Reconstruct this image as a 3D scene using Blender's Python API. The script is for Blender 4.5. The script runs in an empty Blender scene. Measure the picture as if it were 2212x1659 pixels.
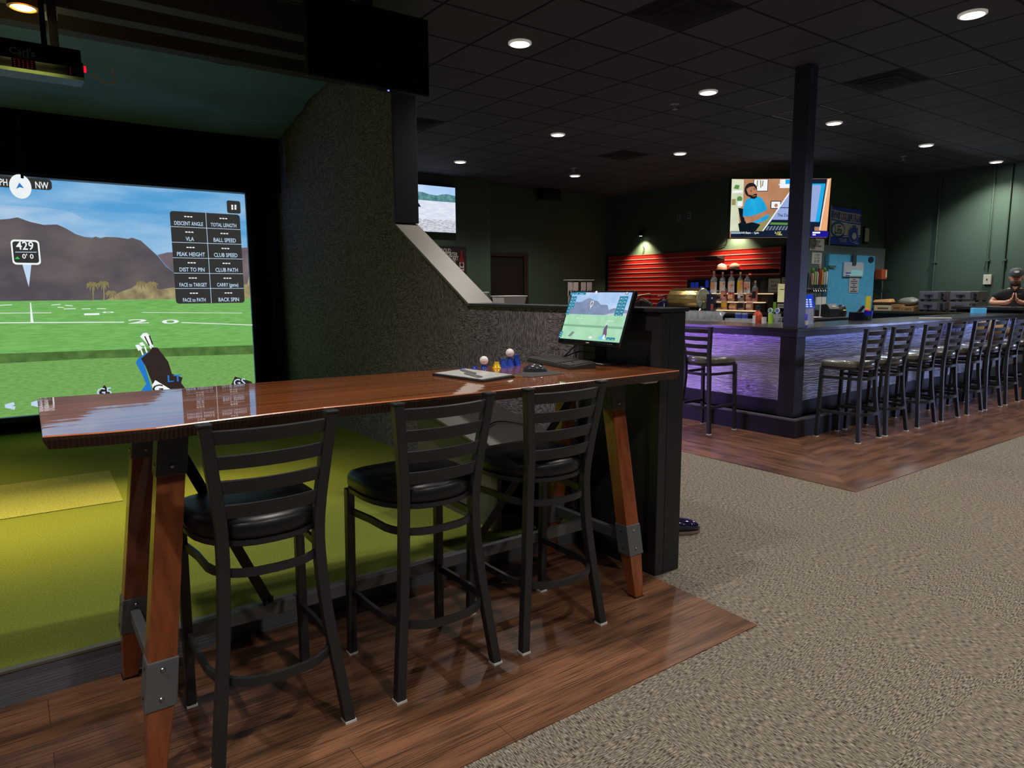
import bpy, bmesh, math, random
from mathutils import Vector, Matrix, noise
random.seed(11)
PI = math.pi
SC = bpy.context.scene
COL = SC.collection
SC.view_settings.view_transform = 'Standard'
SC.view_settings.look = 'None'

# ------------------------------------------------------------------ colours and materials
def S(r, g, b):
    def f(c):
        c /= 255.0
        return c / 12.92 if c <= 0.04045 else ((c + 0.055) / 1.055) ** 2.4
    return (f(r), f(g), f(b), 1.0)

def newmat(name):
    m = bpy.data.materials.new(name); m.use_nodes = True
    nt = m.node_tree; nt.nodes.clear()
    out = nt.nodes.new('ShaderNodeOutputMaterial')
    return m, nt, out

def N(nt, t, **kw):
    n = nt.nodes.new(t)
    for k, v in kw.items():
        if k[0] == '_': setattr(n, k[1:], v)
        else: n.inputs[k.replace('__', ' ')].default_value = v
    return n

def noise_at(nt, scale, stretch=(1, 1, 1), detail=3, rot=(0, 0, 0), coord='Object'):
    tc = N(nt, 'ShaderNodeTexCoord'); mp = N(nt, 'ShaderNodeMapping')
    mp.inputs['Scale'].default_value = stretch; mp.inputs['Rotation'].default_value = rot
    nz = N(nt, 'ShaderNodeTexNoise', Scale=scale, Detail=detail)
    nt.links.new(tc.outputs[coord], mp.inputs['Vector']); nt.links.new(mp.outputs['Vector'], nz.inputs['Vector'])
    return nz

def mix(nt, a, b, fac):
    m = N(nt, 'ShaderNodeMix', _data_type='RGBA')
    for i, v in ((6, a), (7, b)):
        if isinstance(v, tuple): m.inputs[i].default_value = v
        else: nt.links.new(v, m.inputs[i])
    if isinstance(fac, (int, float)): m.inputs[0].default_value = fac
    else: nt.links.new(fac, m.inputs[0])
    return m.outputs[2]

def ramp(nt, fac, p0, p1, c0=(0, 0, 0, 1), c1=(1, 1, 1, 1)):
    r = N(nt, 'ShaderNodeValToRGB'); e = r.color_ramp.elements
    e[0].position = p0; e[1].position = p1; e[0].color = c0; e[1].color = c1
    nt.links.new(fac, r.inputs[0]); return r.outputs[0]

def sc(c, k): return (c[0] * k, c[1] * k, c[2] * k, 1.0)

def mat(name, c, rough=0.5, metal=0.0, var=0.12, scale=25, stretch=(1, 1, 1), bump=0.0, coat=0.0, spec=0.5,
        trans=0.0, alpha=1.0, ior=1.45, glow=0.0, detail=3):
    m, nt, out = newmat(name)
    b = N(nt, 'ShaderNodeBsdfPrincipled', Roughness=rough, Metallic=metal)
    b.inputs['Specular IOR Level'].default_value = spec
    b.inputs['Coat Weight'].default_value = coat; b.inputs['Coat Roughness'].default_value = 0.06
    b.inputs['Transmission Weight'].default_value = trans; b.inputs['Alpha'].default_value = alpha
    b.inputs['IOR'].default_value = ior
    nz = noise_at(nt, scale, stretch, detail)
    nt.links.new(mix(nt, sc(c, 1 - var), sc(c, 1 + var), nz.outputs['Fac']), b.inputs['Base Color'])
    if bump:
        bp = N(nt, 'ShaderNodeBump', Strength=bump, Distance=0.01)
        nt.links.new(nz.outputs['Fac'], bp.inputs['Height']); nt.links.new(bp.outputs['Normal'], b.inputs['Normal'])
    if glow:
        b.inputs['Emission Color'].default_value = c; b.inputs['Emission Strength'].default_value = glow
    nt.links.new(b.outputs[0], out.inputs[0])
    return m

def emis(name, c, k=1.0, var=0.06, scale=14, stretch=(1, 1, 1), light=False, c2=None, p0=0.3, p1=0.7, coord='Object'):
    m, nt, out = newmat(name)
    e = N(nt, 'ShaderNodeEmission', Strength=k)
    nz = noise_at(nt, scale, stretch, 5, coord=coord)
    if c2 is None: col = mix(nt, sc(c, 1 - var), sc(c, 1 + var), nz.outputs['Fac'])
    else: col = ramp(nt, nz.outputs['Fac'], p0, p1, c, c2)
    nt.links.new(col, e.inputs['Color']); nt.links.new(e.outputs[0], out.inputs[0])
    m.cycles.emission_sampling = 'AUTO' if light else 'NONE'
    return m

# ------------------------------------------------------------------ mesh builder
class MB:
    def __init__(self): self.v = []; self.f = []; self.m = []; self.X = Matrix.Identity(4)
    def add(self, vs, fs, m=0):
        o = len(self.v); X = self.X
        self.v += [tuple(X @ Vector(p)) for p in vs]
        for f in fs: self.f.append(tuple(i + o for i in f)); self.m.append(m)
    def box(self, x0, x1, y0, y1, z0, z1, m=0):
        vs = [(x, y, z) for z in (z0, z1) for y in (y0, y1) for x in (x0, x1)]
        self.add(vs, [(0, 2, 3, 1), (4, 5, 7, 6), (0, 1, 5, 4), (2, 6, 7, 3), (0, 4, 6, 2), (1, 3, 7, 5)], m)
        return self
    def cbox(self, c, s, m=0):
        return self.box(c[0]-s[0]/2, c[0]+s[0]/2, c[1]-s[1]/2, c[1]+s[1]/2, c[2]-s[2]/2, c[2]+s[2]/2, m)
    def prism(self, poly, ax, a0, a1, m=0):
        def P(p, a):
            return {'x': (a, p[0], p[1]), 'y': (p[0], a, p[1]), 'z': (p[0], p[1], a)}[ax]
        n = len(poly)
        ar = sum(poly[i][0]*poly[(i+1) % n][1] - poly[(i+1) % n][0]*poly[i][1] for i in range(n))
        if (ar < 0) != (ax == 'y'): poly = poly[::-1]
        vs = [P(p, a0) for p in poly] + [P(p, a1) for p in poly]
        fs = [tuple(range(n))[::-1], tuple(range(n, 2*n))] + [(i, (i+1) % n, n+(i+1) % n, n+i) for i in range(n)]
        self.add(vs, fs, m); return self
    def tube(self, pts, sec, m=0, closed=False, up=(0, 0, 1), caps=True):
        # sec: radius -> round section; (w, h) -> rectangular section, h along 'up'
        pts = [Vector(p) for p in pts]; n = len(pts); up = Vector(up); vs = []; fs = []
        if isinstance(sec, (int, float)): S_ = [(sec*math.cos(2*PI*k/10), sec*math.sin(2*PI*k/10)) for k in range(10)]
        elif isinstance(sec, tuple): w, h = sec[0]/2, sec[1]/2; S_ = [(-w, -h), (w, -h), (w, h), (-w, h)]
        q = len(S_)
        for i, p in enumerate(pts):
            a = pts[i-1] if (i > 0 or closed) else p; b = pts[(i+1) % n] if (i < n-1 or closed) else p
            t = (b - a).normalized(); s = t.cross(up)
            if s.length < 1e-4: s = t.cross(Vector((1, 0, 0)))
            s.normalize(); u = s.cross(t)
            k = 1.0
            if 0 < i < n-1 or closed:
                d1 = (p - a).normalized(); d2 = (b - p).normalized()
                k = 1 / max(0.6, math.sqrt(max(0.1, (1 + d1.dot(d2)) / 2)))
            vs += [p + s*x*k + u*y for x, y in S_]
        for i in range(n if closed else n-1):
            j = (i+1) % n
            fs += [(i*q+k, i*q+(k+1) % q, j*q+(k+1) % q, j*q+k) for k in range(q)]
        if caps and not closed: fs += [tuple(range(q))[::-1], tuple(range((n-1)*q, n*q))]
        self.add(vs, fs, m); return self
    def lathe(self, prof, c=(0, 0, 0), n=16, m=0, axis='z', sy=1.0):
        vs = []; fs = []
        for r, z in prof:
            for k in range(n):
                x, y = r*math.cos(2*PI*k/n), r*math.sin(2*PI*k/n)*sy
                p = {'z': (x, y, z), 'x': (z, x, y), 'y': (y, z, x)}[axis]
                vs.append((c[0]+p[0], c[1]+p[1], c[2]+p[2]))
        for i in range(len(prof)-1):
            fs += [(i*n+k, i*n+(k+1) % n, (i+1)*n+(k+1) % n, (i+1)*n+k) for k in range(n)]
        if prof[0][0] > 1e-5: fs.append(tuple(range(n))[::-1])
        if prof[-1][0] > 1e-5: fs.append(tuple(range((len(prof)-1)*n, len(prof)*n)))
        self.add(vs, fs, m); return self
    def ball(self, c, r, n=14, m=0, s=(1, 1, 1)):
        k = n//2+1
        prof = [(max(1e-6, math.sin(PI*i/k))*r, -math.cos(PI*i/k)*r) for i in range(k+1)]
        vs = []; fs = []
        for rr, z in prof:
            for j in range(n):
                vs.append((c[0]+rr*math.cos(2*PI*j/n)*s[0], c[1]+rr*math.sin(2*PI*j/n)*s[1], c[2]+z*s[2]))
        for i in range(k):
            fs += [(i*n+j, i*n+(j+1) % n, (i+1)*n+(j+1) % n, (i+1)*n+j) for j in range(n)]
        self.add(vs, fs, m); return self
    def layers(self, loops, m=0):
        n = len(loops[0]); vs = [p for l in loops for p in l]; fs = []
        for i in range(len(loops)-1):
            fs += [(i*n+k, i*n+(k+1) % n, (i+1)*n+(k+1) % n, (i+1)*n+k) for k in range(n)]
        fs += [tuple(range(n))[::-1], tuple(range((len(loops)-1)*n, len(loops)*n))]
        self.add(vs, fs, m); return self
    def build(self, name, mats, parent=None, smooth=None, bevel=0.0, weld=True, seg=2):
        me = bpy.data.meshes.new(name); me.from_pydata(self.v, [], self.f)
        if not isinstance(mats, (list, tuple)): mats = [mats]
        for m in mats: me.materials.append(m)
        me.polygons.foreach_set('material_index', self.m)
        me.validate(); me.update()
        if smooth is not None:
            me.shade_smooth(); me.set_sharp_from_angle(angle=smooth)
        o = bpy.data.objects.new(name, me); COL.objects.link(o)
        if parent: o.parent = parent
        if bevel:
            b = o.modifiers.new('bevel', 'BEVEL'); b.width = bevel; b.segments = seg; b.limit_method = 'ANGLE'; b.angle_limit = 0.7
            b.harden_normals = False
        return o

_tx = {}
def text_geo(s, align='CENTER'):
    key = (s, align)
    if key not in _tx:
        cu = bpy.data.curves.new('t', 'FONT'); cu.body = s; cu.size = 1; cu.align_x = align; cu.resolution_u = 2; cu.offset = 0.012
        o = bpy.data.objects.new('t', cu); COL.objects.link(o); bpy.context.view_layer.update()
        me = bpy.data.meshes.new_from_object(o.evaluated_get(bpy.context.evaluated_depsgraph_get()))
        _tx[key] = ([tuple(v.co) for v in me.vertices], [tuple(p.vertices) for p in me.polygons])
        bpy.data.objects.remove(o); bpy.data.meshes.remove(me); bpy.data.curves.remove(cu)
    return _tx[key]

class Pic(MB):
    """flat artwork on a plane: origin o, right u, up v; each layer lies a hair in front of the one before"""
    def __init__(self, o, u, v, step=0.0006):
        super().__init__(); self.o = Vector(o); self.u = Vector(u); self.vv = Vector(v)
        self.n = self.u.cross(self.vv); self.k = 0; self.step = step
    def P(self, a, b): return tuple(self.o + self.u*a + self.vv*b + self.n*(self.k*self.step))
    def poly(self, pts, m=0):
        ar = sum(pts[i-1][0]*pts[i][1] - pts[i][0]*pts[i-1][1] for i in range(len(pts)))
        if ar < 0: pts = pts[::-1]
        self.add([self.P(*p) for p in pts], [tuple(range(len(pts)))], m); self.k += 1; return self
    def rect(self, a, b, m=0): return self.poly([(a[0], a[1]), (b[0], a[1]), (b[0], b[1]), (a[0], b[1])], m)
    def rrect(self, a, b, r, m=0):
        x0, x1 = sorted((a[0], b[0])); y0, y1 = sorted((a[1], b[1])); pts = []
        for cx, cy, t in ((x1-r, y0+r, -PI/2), (x1-r, y1-r, 0), (x0+r, y1-r, PI/2), (x0+r, y0+r, PI)):
            pts += [(cx+r*math.cos(t+i*PI/8), cy+r*math.sin(t+i*PI/8)) for i in range(5)]
        return self.poly(pts, m)
    def disc(self, c, r, m=0, ry=None, n=24, rot=0):
        ry = ry or r; pts = []
        for i in range(n):
            x, y = r*math.cos(2*PI*i/n), ry*math.sin(2*PI*i/n)
            pts.append((c[0]+x*math.cos(rot)-y*math.sin(rot), c[1]+x*math.sin(rot)+y*math.cos(rot)))
        return self.poly(pts, m)
    def line(self, p, q, w, m=0):
        d = Vector((q[0]-p[0], q[1]-p[1])); n = Vector((-d.y, d.x)).normalized()*w/2
        return self.poly([(p[0]+n.x, p[1]+n.y), (q[0]+n.x, q[1]+n.y), (q[0]-n.x, q[1]-n.y), (p[0]-n.x, p[1]-n.y)], m)
    def text(self, s, c, size, m=0, align='CENTER', sx=1.0, sy=1.0):
        vs, fs = text_geo(s, align)
        self.add([self.P(c[0]+x*size*sx, c[1]+(y-0.34)*size*sy) for x, y, z in vs], fs, m); self.k += 1; return self

# ------------------------------------------------------------------ things, parts, setting
def thing(name, label, cat, loc=(0, 0, 0), rz=0.0, group=None):
    o = bpy.data.objects.new(name, None); COL.objects.link(o); o.empty_display_size = 0.05
    o.location = loc; o.rotation_euler = (0, 0, rz)
    return tag(o, label, cat, group)
def tag(o, label, cat, group=None):
    o['label'] = label; o['category'] = cat
    if group: o['group'] = group
    return o
def struct(o, label=None, cat=None):
    o['kind'] = 'structure'
    if label: o['label'] = label
    if cat: o['category'] = cat
    return o
def dup(root, loc, rz, label, group=None):
    def cp(o, par):
        c = o.copy(); COL.objects.link(c)
        if par: c.parent = par
        for ch in list(o.children): cp(ch, c)
        return c
    r = cp(root, None); r.location = loc; r.rotation_euler = (0, 0, rz); r['label'] = label
    if group: r['group'] = group
    return r
def smooth_path(ctrl, n=6):
    P = [Vector(c) for c in ctrl]; P = [P[0]*2-P[1]] + P + [P[-1]*2-P[-2]]; out = []
    for i in range(1, len(P)-2):
        for k in range(n):
            t = k/n; a, b, c, d = P[i-1:i+3]
            out.append(0.5*((2*b)+(c-a)*t+(2*a-5*b+4*c-d)*t*t+(3*b-a-3*c+d)*t**3))
    return out + [P[-2]]

# shared materials
M_blackmetal = mat('black powder coated steel', S(40, 41, 44), 0.42, 0.0, 0.1, 60, spec=0.5)
M_vinyl = mat('black vinyl', S(24, 25, 28), 0.38, 0, 0.15, 40, bump=0.05)
M_glide = mat('white plastic', S(215, 215, 212), 0.5)
M_black = mat('black paint', S(26, 26, 28), 0.55, 0, 0.15, 8)
M_blackgloss = mat('glossy black', S(8, 8, 10), 0.12, 0, 0.1, 10)
M_steel = mat('brushed steel', S(150, 152, 155), 0.3, 1.0, 0.1, 40, (1, 1, 12))
M_bracket = mat('dark grey steel', S(92, 94, 96), 0.45, 0.1, 0.08, 60)
M_white = mat('white paper', S(215, 215, 212), 0.7, 0, 0.04, 12)
M_ink = mat('black ink', S(40, 40, 42), 0.7, 0, 0.1, 30)
M_chrome = mat('chrome', S(200, 200, 205), 0.12, 1.0, 0.05)
M_blueplastic = mat('blue plastic', S(35, 75, 190), 0.35, 0, 0.08)
M_yellowplastic = mat('yellow plastic', S(235, 200, 30), 0.35, 0, 0.06)
M_glass = mat('clear glass', (0.95, 0.97, 1, 1), 0.03, 0, 0.02, 10, trans=1.0, ior=1.3)
# ================================================================== THE SETTING
ZC = 3.506
T = 0.6096
# ---- ceiling: black lay-in tiles
def tile_mat():
    m, nt, out = newmat('black ceiling tile')
    b = N(nt, 'ShaderNodeBsdfPrincipled', Roughness=0.8)
    b.inputs['Specular IOR Level'].default_value = 0.25
    tc = N(nt, 'ShaderNodeTexCoord'); mp = N(nt, 'ShaderNodeMapping')
    mp.inputs['Location'].default_value = (-0.2929, -0.2946, 0)
    nt.links.new(tc.outputs['Object'], mp.inputs['Vector'])
    br = N(nt, 'ShaderNodeTexBrick', Scale=1.0)
    br.offset = 0.0; br.inputs['Mortar Size'].default_value = 0.013; br.inputs['Mortar Smooth'].default_value = 0.2
    br.inputs['Brick Width'].default_value = T; br.inputs['Row Height'].default_value = T
    br.inputs['Color1'].default_value = S(74, 74, 82); br.inputs['Color2'].default_value = S(68, 68, 76); br.inputs['Mortar'].default_value = S(6, 6, 7)
    nt.links.new(mp.outputs[0], br.inputs['Vector'])
    nz = noise_at(nt, 120, detail=2)
    c = mix(nt, br.outputs['Color'], S(8, 8, 9), ramp(nt, nz.outputs['Fac'], 0.62, 0.9))
    nt.links.new(c, b.inputs['Base Color'])
    bp = N(nt, 'ShaderNodeBump', Strength=0.6, Distance=0.01); bp.invert = True
    nt.links.new(br.outputs['Fac'], bp.inputs['Height']); nt.links.new(bp.outputs[0], b.inputs['Normal'])
    nt.links.new(b.outputs[0], out.inputs[0]); return m
M_tile = tile_mat()
struct(MB().box(-4, 14.1, -4, 12, ZC, ZC+0.05).build('ceiling', M_tile), 'black grid ceiling of square lay-in tiles', 'ceiling')

# ---- floors
def carpet_mat(name, dark, light, size=0.61, plane='xy', p0=0.36, p1=0.72, fine=1.0, k=0.35):
    m, nt, out = newmat(name)
    b = N(nt, 'ShaderNodeBsdfPrincipled', Roughness=0.95); b.inputs['Specular IOR Level'].default_value = 0.1
    s1, s2 = ((26, 190, 60), (190, 26, 60)) if plane == 'xy' else ((60, 26, 190), (60, 190, 26))
    s1 = tuple(x*fine for x in s1); s2 = tuple(x*fine for x in s2)
    a = noise_at(nt, 1.0, s1, 2); c = noise_at(nt, 1.0, s2, 2)
    tc = N(nt, 'ShaderNodeTexCoord'); mp = N(nt, 'ShaderNodeMapping'); mp.inputs['Location'].default_value = (0.21, 0.33, 0.4)
    ch = N(nt, 'ShaderNodeTexChecker', Scale=1/size)
    nt.links.new(tc.outputs['Object'], mp.inputs[0]); nt.links.new(mp.outputs[0], ch.inputs['Vector'])
    f = mix(nt, a.outputs['Fac'], c.outputs['Fac'], ch.outputs['Fac'])
    col = ramp(nt, f, p0, p1, dark, light)
    big = noise_at(nt, 1.3)
    col = mix(nt, col, mix(nt, dark, light, 0.3), mix(nt, (k*0.4,)*3+(1,), (k,)*3+(1,), big.outputs['Fac']))
    nt.links.new(col, b.inputs['Base Color'])
    bp = N(nt, 'ShaderNodeBump', Strength=0.5, Distance=0.006)
    nt.links.new(f, bp.inputs['Height']); nt.links.new(bp.outputs[0], b.inputs['Normal'])
    nt.links.new(b.outputs[0], out.inputs[0]); return m
M_carpet = carpet_mat('grey loop carpet', S(38, 34, 31), S(164, 154, 140), p0=0.38, p1=0.66, fine=1.7, k=0.25)
struct(MB().box(-4, 14.1, -4, 12, -0.05, 0).build('floor', M_carpet), 'grey and beige flecked carpet tile floor', 'floor')

def wood_floor_mat(name, rot):
    m, nt, out = newmat(name)
    b = N(nt, 'ShaderNodeBsdfPrincipled', Roughness=0.3); b.inputs['Specular IOR Level'].default_value = 0.5
    tc = N(nt, 'ShaderNodeTexCoord'); mp = N(nt, 'ShaderNodeMapping'); mp.inputs['Rotation'].default_value = (0, 0, rot)
    nt.links.new(tc.outputs['Object'], mp.inputs[0])
    br = N(nt, 'ShaderNodeTexBrick', Scale=1.0); br.offset = 0.37
    br.inputs['Brick Width'].default_value = 1.22; br.inputs['Row Height'].default_value = 0.178
    br.inputs['Mortar Size'].default_value = 0.0012
    br.inputs['Color1'].default_value = S(130, 90, 65); br.inputs['Color2'].default_value = S(103, 70, 51); br.inputs['Mortar'].default_value = S(66, 42, 31)
    nt.links.new(mp.outputs[0], br.inputs['Vector'])
    def nz(s, st, d):
        q = N(nt, 'ShaderNodeMapping'); q.inputs['Scale'].default_value = st
        n = N(nt, 'ShaderNodeTexNoise', Scale=s, Detail=d); nt.links.new(mp.outputs[0], q.inputs[0]); nt.links.new(q.outputs[0], n.inputs['Vector']); return n.outputs['Fac']
    grain = nz(1.0, (4, 210, 1), 3); cloud = nz(1.0, (1.7, 13, 1), 6)
    c = mix(nt, br.outputs['Color'], S(37, 26, 21), ramp(nt, cloud, 0.45, 0.66, (0, 0, 0, 1), (.72, .72, .72, 1)))
    c = mix(nt, c, S(38, 26, 21), ramp(nt, grain, 0.5, 0.64, (0, 0, 0, 1), (.8, .8, .8, 1)))
    c = mix(nt, c, S(146, 108, 84), ramp(nt, grain, 0.24, 0.44, (.35, .35, .35, 1), (0, 0, 0, 1)))
    nt.links.new(c, b.inputs['Base Color'])
    bp = N(nt, 'ShaderNodeBump', Strength=0.12, Distance=0.004); nt.links.new(grain, bp.inputs['Height']); nt.links.new(bp.outputs[0], b.inputs['Normal'])
    nt.links.new(b.outputs[0], out.inputs[0]); return m
M_woodx = wood_floor_mat('wood plank floor along bay', 0.0)
M_woody = wood_floor_mat('wood plank floor across', PI/2)
struct(MB().prism([(-4, 1.665), (2.53, 1.665), (2.55, 2.29), (2.55, 2.93), (-4, 2.93)], 'z', 0, 0.004).build('floor.001', M_woodx), 'brown wood plank floor strip in front of the golf bay', 'floor')
struct(MB().prism([(4.82, 2.43), (6.2, 3.81), (6.2, 11.2), (4.82, 11.2)], 'z', 0, 0.004).build('floor.002', M_woody), 'brown wood plank floor along the left side of the bar', 'floor')
struct(MB().prism([(4.82, 2.43), (14, 2.43), (14, 3.81), (6.2, 3.81)], 'z', 0, 0.004).build('floor.003', M_woodx), 'brown wood plank floor under the bar stool row', 'floor')

# ---- putting turf platform of the bay
M_turf = mat('putting turf', S(114, 124, 52), 0.95, 0, 0.65, 120, bump=0.6, spec=0.1, detail=4)
M_turf2 = mat('rough turf', S(148, 152, 84), 0.95, 0, 0.75, 95, bump=1.0, spec=0.1, detail=4)
M_edge = mat('dark ribbed vinyl edging', S(104, 106, 116), 0.6, 0, 0.3, 1, (6, 6, 260), bump=0.4)
M_lip = mat('grey aluminium lip', S(120, 118, 108), 0.45, 0.4, 0.1)
struct(MB().box(-2.6, 2.58, 2.915, 8.3, 0, 0.133).build('floor.004', M_turf), 'raised green putting turf floor of the golf bay', 'floor')
struct(MB().box(-4, 2.58, 2.89, 2.914, 0, 0.125).build('trim_1', M_edge), 'dark ribbed edging board along the turf platform', 'trim')
struct(MB().box(-4, 2.58, 2.885, 2.914, 0.126, 0.136).build('trim_2', M_lip), 'thin grey lip along the front of the turf', 'trim')
tag(MB().prism([(-1.2, 4.95), (0.495, 4.9), (0.515, 5.81), (-1.2, 5.79)], 'z', 0.1335, 0.138).build('hitting_mat', M_turf2), 'pale rough turf hitting strip set into the bay turf', 'mat')

# ---- room walls
M_green = mat('dark green wall paint', S(72, 92, 78), 0.6, 0, 0.08, 3, spec=0.4)
M_darkwall = mat('charcoal wall paint', S(38, 42, 44), 0.6, 0, 0.08, 3)
struct(MB().box(2.75, 7.65, 11.2, 11.9, 0, ZC).build('wall_left', M_green), 'dark green wall behind the left television', 'wall')
struct(MB().box(7.65, 11.15, 11.6, 11.9, 0, ZC).build('wall_back', M_green), 'dark green wall with the brown door', 'wall')
struct(MB().box(11.15, 11.35, 6.75, 11.9, 0, ZC).build('wall_bar', M_green), 'dark green wall behind the red slat panel', 'wall')
struct(MB().box(11.35, 13.85, 6.75, 6.95, 0, ZC).build('wall_cooler', M_green), 'dark green wall above the walk-in cooler', 'wall')
struct(MB().box(13.85, 14.05, -4, 6.95, 0, ZC).build('wall_right', M_green), 'dark green wall with conduits behind the man', 'wall')
struct(MB().box(-4, 14.05, -4.2, -4, 0, ZC).build('wall_front', M_darkwall), 'dark wall behind the viewer', 'wall')
struct(MB().box(-4.2, -4, -4, 8.3, 0, ZC).build('wall_side', M_darkwall), 'dark wall on the far left', 'wall')
M_door = mat('dark brown door paint', S(40, 30, 28), 0.5, 0, 0.12, 10, (8, 8, 1))
d = struct(MB().box(7.70, 8.72, 11.57, 11.599, 0, 2.12).build('door_1', M_door), 'dark brown door in the green back wall', 'door')
MB().box(8.72, 8.83, 11.53, 11.599, 0, 2.2).box(7.66, 8.72, 11.53, 11.599, 2.12, 2.2).build('door_frame', mat('brown door casing', S(52, 38, 34), 0.5, 0, 0.1), d, bevel=0.006)
MB().lathe([(0.028, 0), (0.028, 0.03), (0.012, 0.035), (0.012, 0.06), (0.03, 0.065), (0.03, 0.09)], n=12).build('door_handle', M_chrome, d).matrix_local = Matrix.Translation((8.64, 11.57, 1.0)) @ Matrix.Rotation(PI/2, 4, 'X')

# ---- bay: screen wall, side wall, ceiling, beams
M_blackcloth = mat('black felt', S(20, 21, 23), 0.95, 0, 0.2, 6, (1, 1, 0.3), bump=0.1, spec=0.1)
struct(MB().box(-4, 2.56, 8.1, 8.3, 0, ZC).build('wall_screen', M_blackcloth), 'black wall behind the golf screen', 'wall')
struct(MB().box(-2.7, -2.6, 3.0, 8.1, 0, ZC).build('wall_bay', M_blackcloth), 'black side wall of the golf bay', 'wall')
M_beam = mat('dark soffit paint', S(58, 54, 50), 0.7, 0, 0.1, 5)
for i, y in enumerate((5.2, 5.52, 5.86)):
    struct(MB().box(-2.59, 2.55, y, y+0.13, 3.3-0.03*i, ZC-0.001).build('trim_%d' % (3+i), M_beam), ('front', 'middle', 'rear')[i] + ' dark soffit ledge across the bay ceiling', 'trim')
# ---- partition between bay and room
M_wallcarpet = carpet_mat('charcoal carpet tile on wall', S(54, 49, 54), S(200, 188, 198), 0.5, 'yz', 0.38, 0.76, 1.5, 0.25)
P_out = [(2.93, 0), (2.93, 1.345), (4.0, 1.345), (5.08, 1.965), (5.08, ZC), (8.1, ZC), (8.1, 0)]
struct(MB().prism(P_out, 'x', 2.56, 2.74).build('wall_partition', M_wallcarpet), 'charcoal carpet covered partition wall of the golf bay', 'wall')
M_panel = mat('black laminate panel', S(50, 51, 55), 0.45, 0, 0.1, 4, spec=0.5)
M_blk2 = mat('satin black trim', S(34, 35, 38), 0.4, 0, 0.08, 10)
endp = thing('partition_end_panel', 'black laminate end panel at the right end of the wooden table', 'panel', (0, 0, 0))
MB().box(2.60, 2.74, 2.345, 2.929, 0.0, 1.345).build('panel', M_panel, endp)
MB().box(2.56, 2.62, 2.285, 2.344, 0.0, 1.345).box(2.56, 2.60, 2.344, 2.929, 1.25, 1.345).box(2.56, 2.60, 2.344, 2.929, 0.0, 0.1).build('frame', M_blk2, endp, bevel=0.004)
MB().box(2.621, 2.74, 2.285, 2.344, 0.0, 1.345).build('end_board', mat('black end board', S(30, 31, 33), 0.45, 0, 0.1, 6), endp, bevel=0.003)
M_cap = mat('satin grey cap board', S(118, 114, 106), 0.5, 0, 0.12, 8)
struct(MB().box(2.545, 2.755, 2.275, 4.0, 1.3455, 1.365).build('trim_6', M_blk2, bevel=0.003), 'black cap board along the low top of the partition', 'trim')
struct(MB().prism([(4.0, 1.346), (4.0, 1.366), (5.079, 1.988), (5.079, 1.967)], 'x', 2.545, 2.755).build('trim_7', M_cap, bevel=0.003), 'pale sloping cap board of the partition', 'trim')
struct(MB().box(2.545, 2.755, 5.055, 5.079, 1.99, ZC-0.001).build('trim_8', mat('navy black end board', S(44, 47, 56), 0.5, 0, 0.08, 6), bevel=0.003), 'dark end board of the tall part of the partition', 'trim')

# ---- fabric canopy over the bay
def canopy():
    vs = []; fs = []; nu, nv = 60, 30
    for j in range(nv+1):
        t = j/nv; y = 6.05 + t*1.6
        for i in range(nu+1):
            s = i/nu; x = -2.55 + s*5.06
            z = 3.26 - 0.215*t**1.3 - 0.05*math.sin(PI*s)*math.sin(PI*t)
            z += (0.022*math.sin(6*x + 5*y)*t + 0.06*(noise.noise(Vector((x*0.7+y*0.4, y*2.6-x*0.9, 3))))*(0.3+t))*(1-t**5)*1.3 + (1-t**4)*0.016*noise.noise(Vector((x*2+2*y, y*7-x*4, 1)))
            if s > 0.8: z += 0.09*((s-0.8)/0.2)**2*(1-t*0.8)
            vs.append((x, y, z))
    for j in range(nv):
        for i in range(nu):
            a = j*(nu+1)+i; fs.append((a, a+1, a+nu+2, a+nu+1))
    mb = MB(); mb.add(vs, fs); return mb
M_canopy = mat('black cloth with painted blue glow', S(96, 128, 164), 0.8, 0, 0.15, 5, spec=0.3)  # blue base colour puts the screen's glow on the black cloth
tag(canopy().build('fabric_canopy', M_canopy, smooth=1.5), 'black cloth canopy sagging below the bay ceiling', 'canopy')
vd = MB().box(-2.59, 2.5, 7.655, 7.668, 2.5, 3.06).build('fabric_valance', M_blackcloth)
tag(vd, 'black cloth valance hanging above the golf screen', 'valance')
MB().tube([(0.226,7.65,3.017), (0.206,7.65,2.456)], 0.012).build('seam', mat('black seam tape', S(8, 8, 8), 0.9), vd)
# padded side post
pp = thing('padded_side_post', 'black padded post between golf screen and carpet wall', 'post', (2.47, 7.95, 0.133))
MB().lathe([(0.0001, 0), (0.05, 0.0), (0.05, 2.4), (0.035, 2.44), (0.0001, 2.45)], n=14).build('pad', mat('black foam', S(14, 14, 16), 0.7, 0, 0.2, 20), pp, smooth=0.8)
MB().box(-0.24, -0.052, 0.0, 0.02, 0.02, 2.35).build('side_flap', M_blackcloth, pp)

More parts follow.
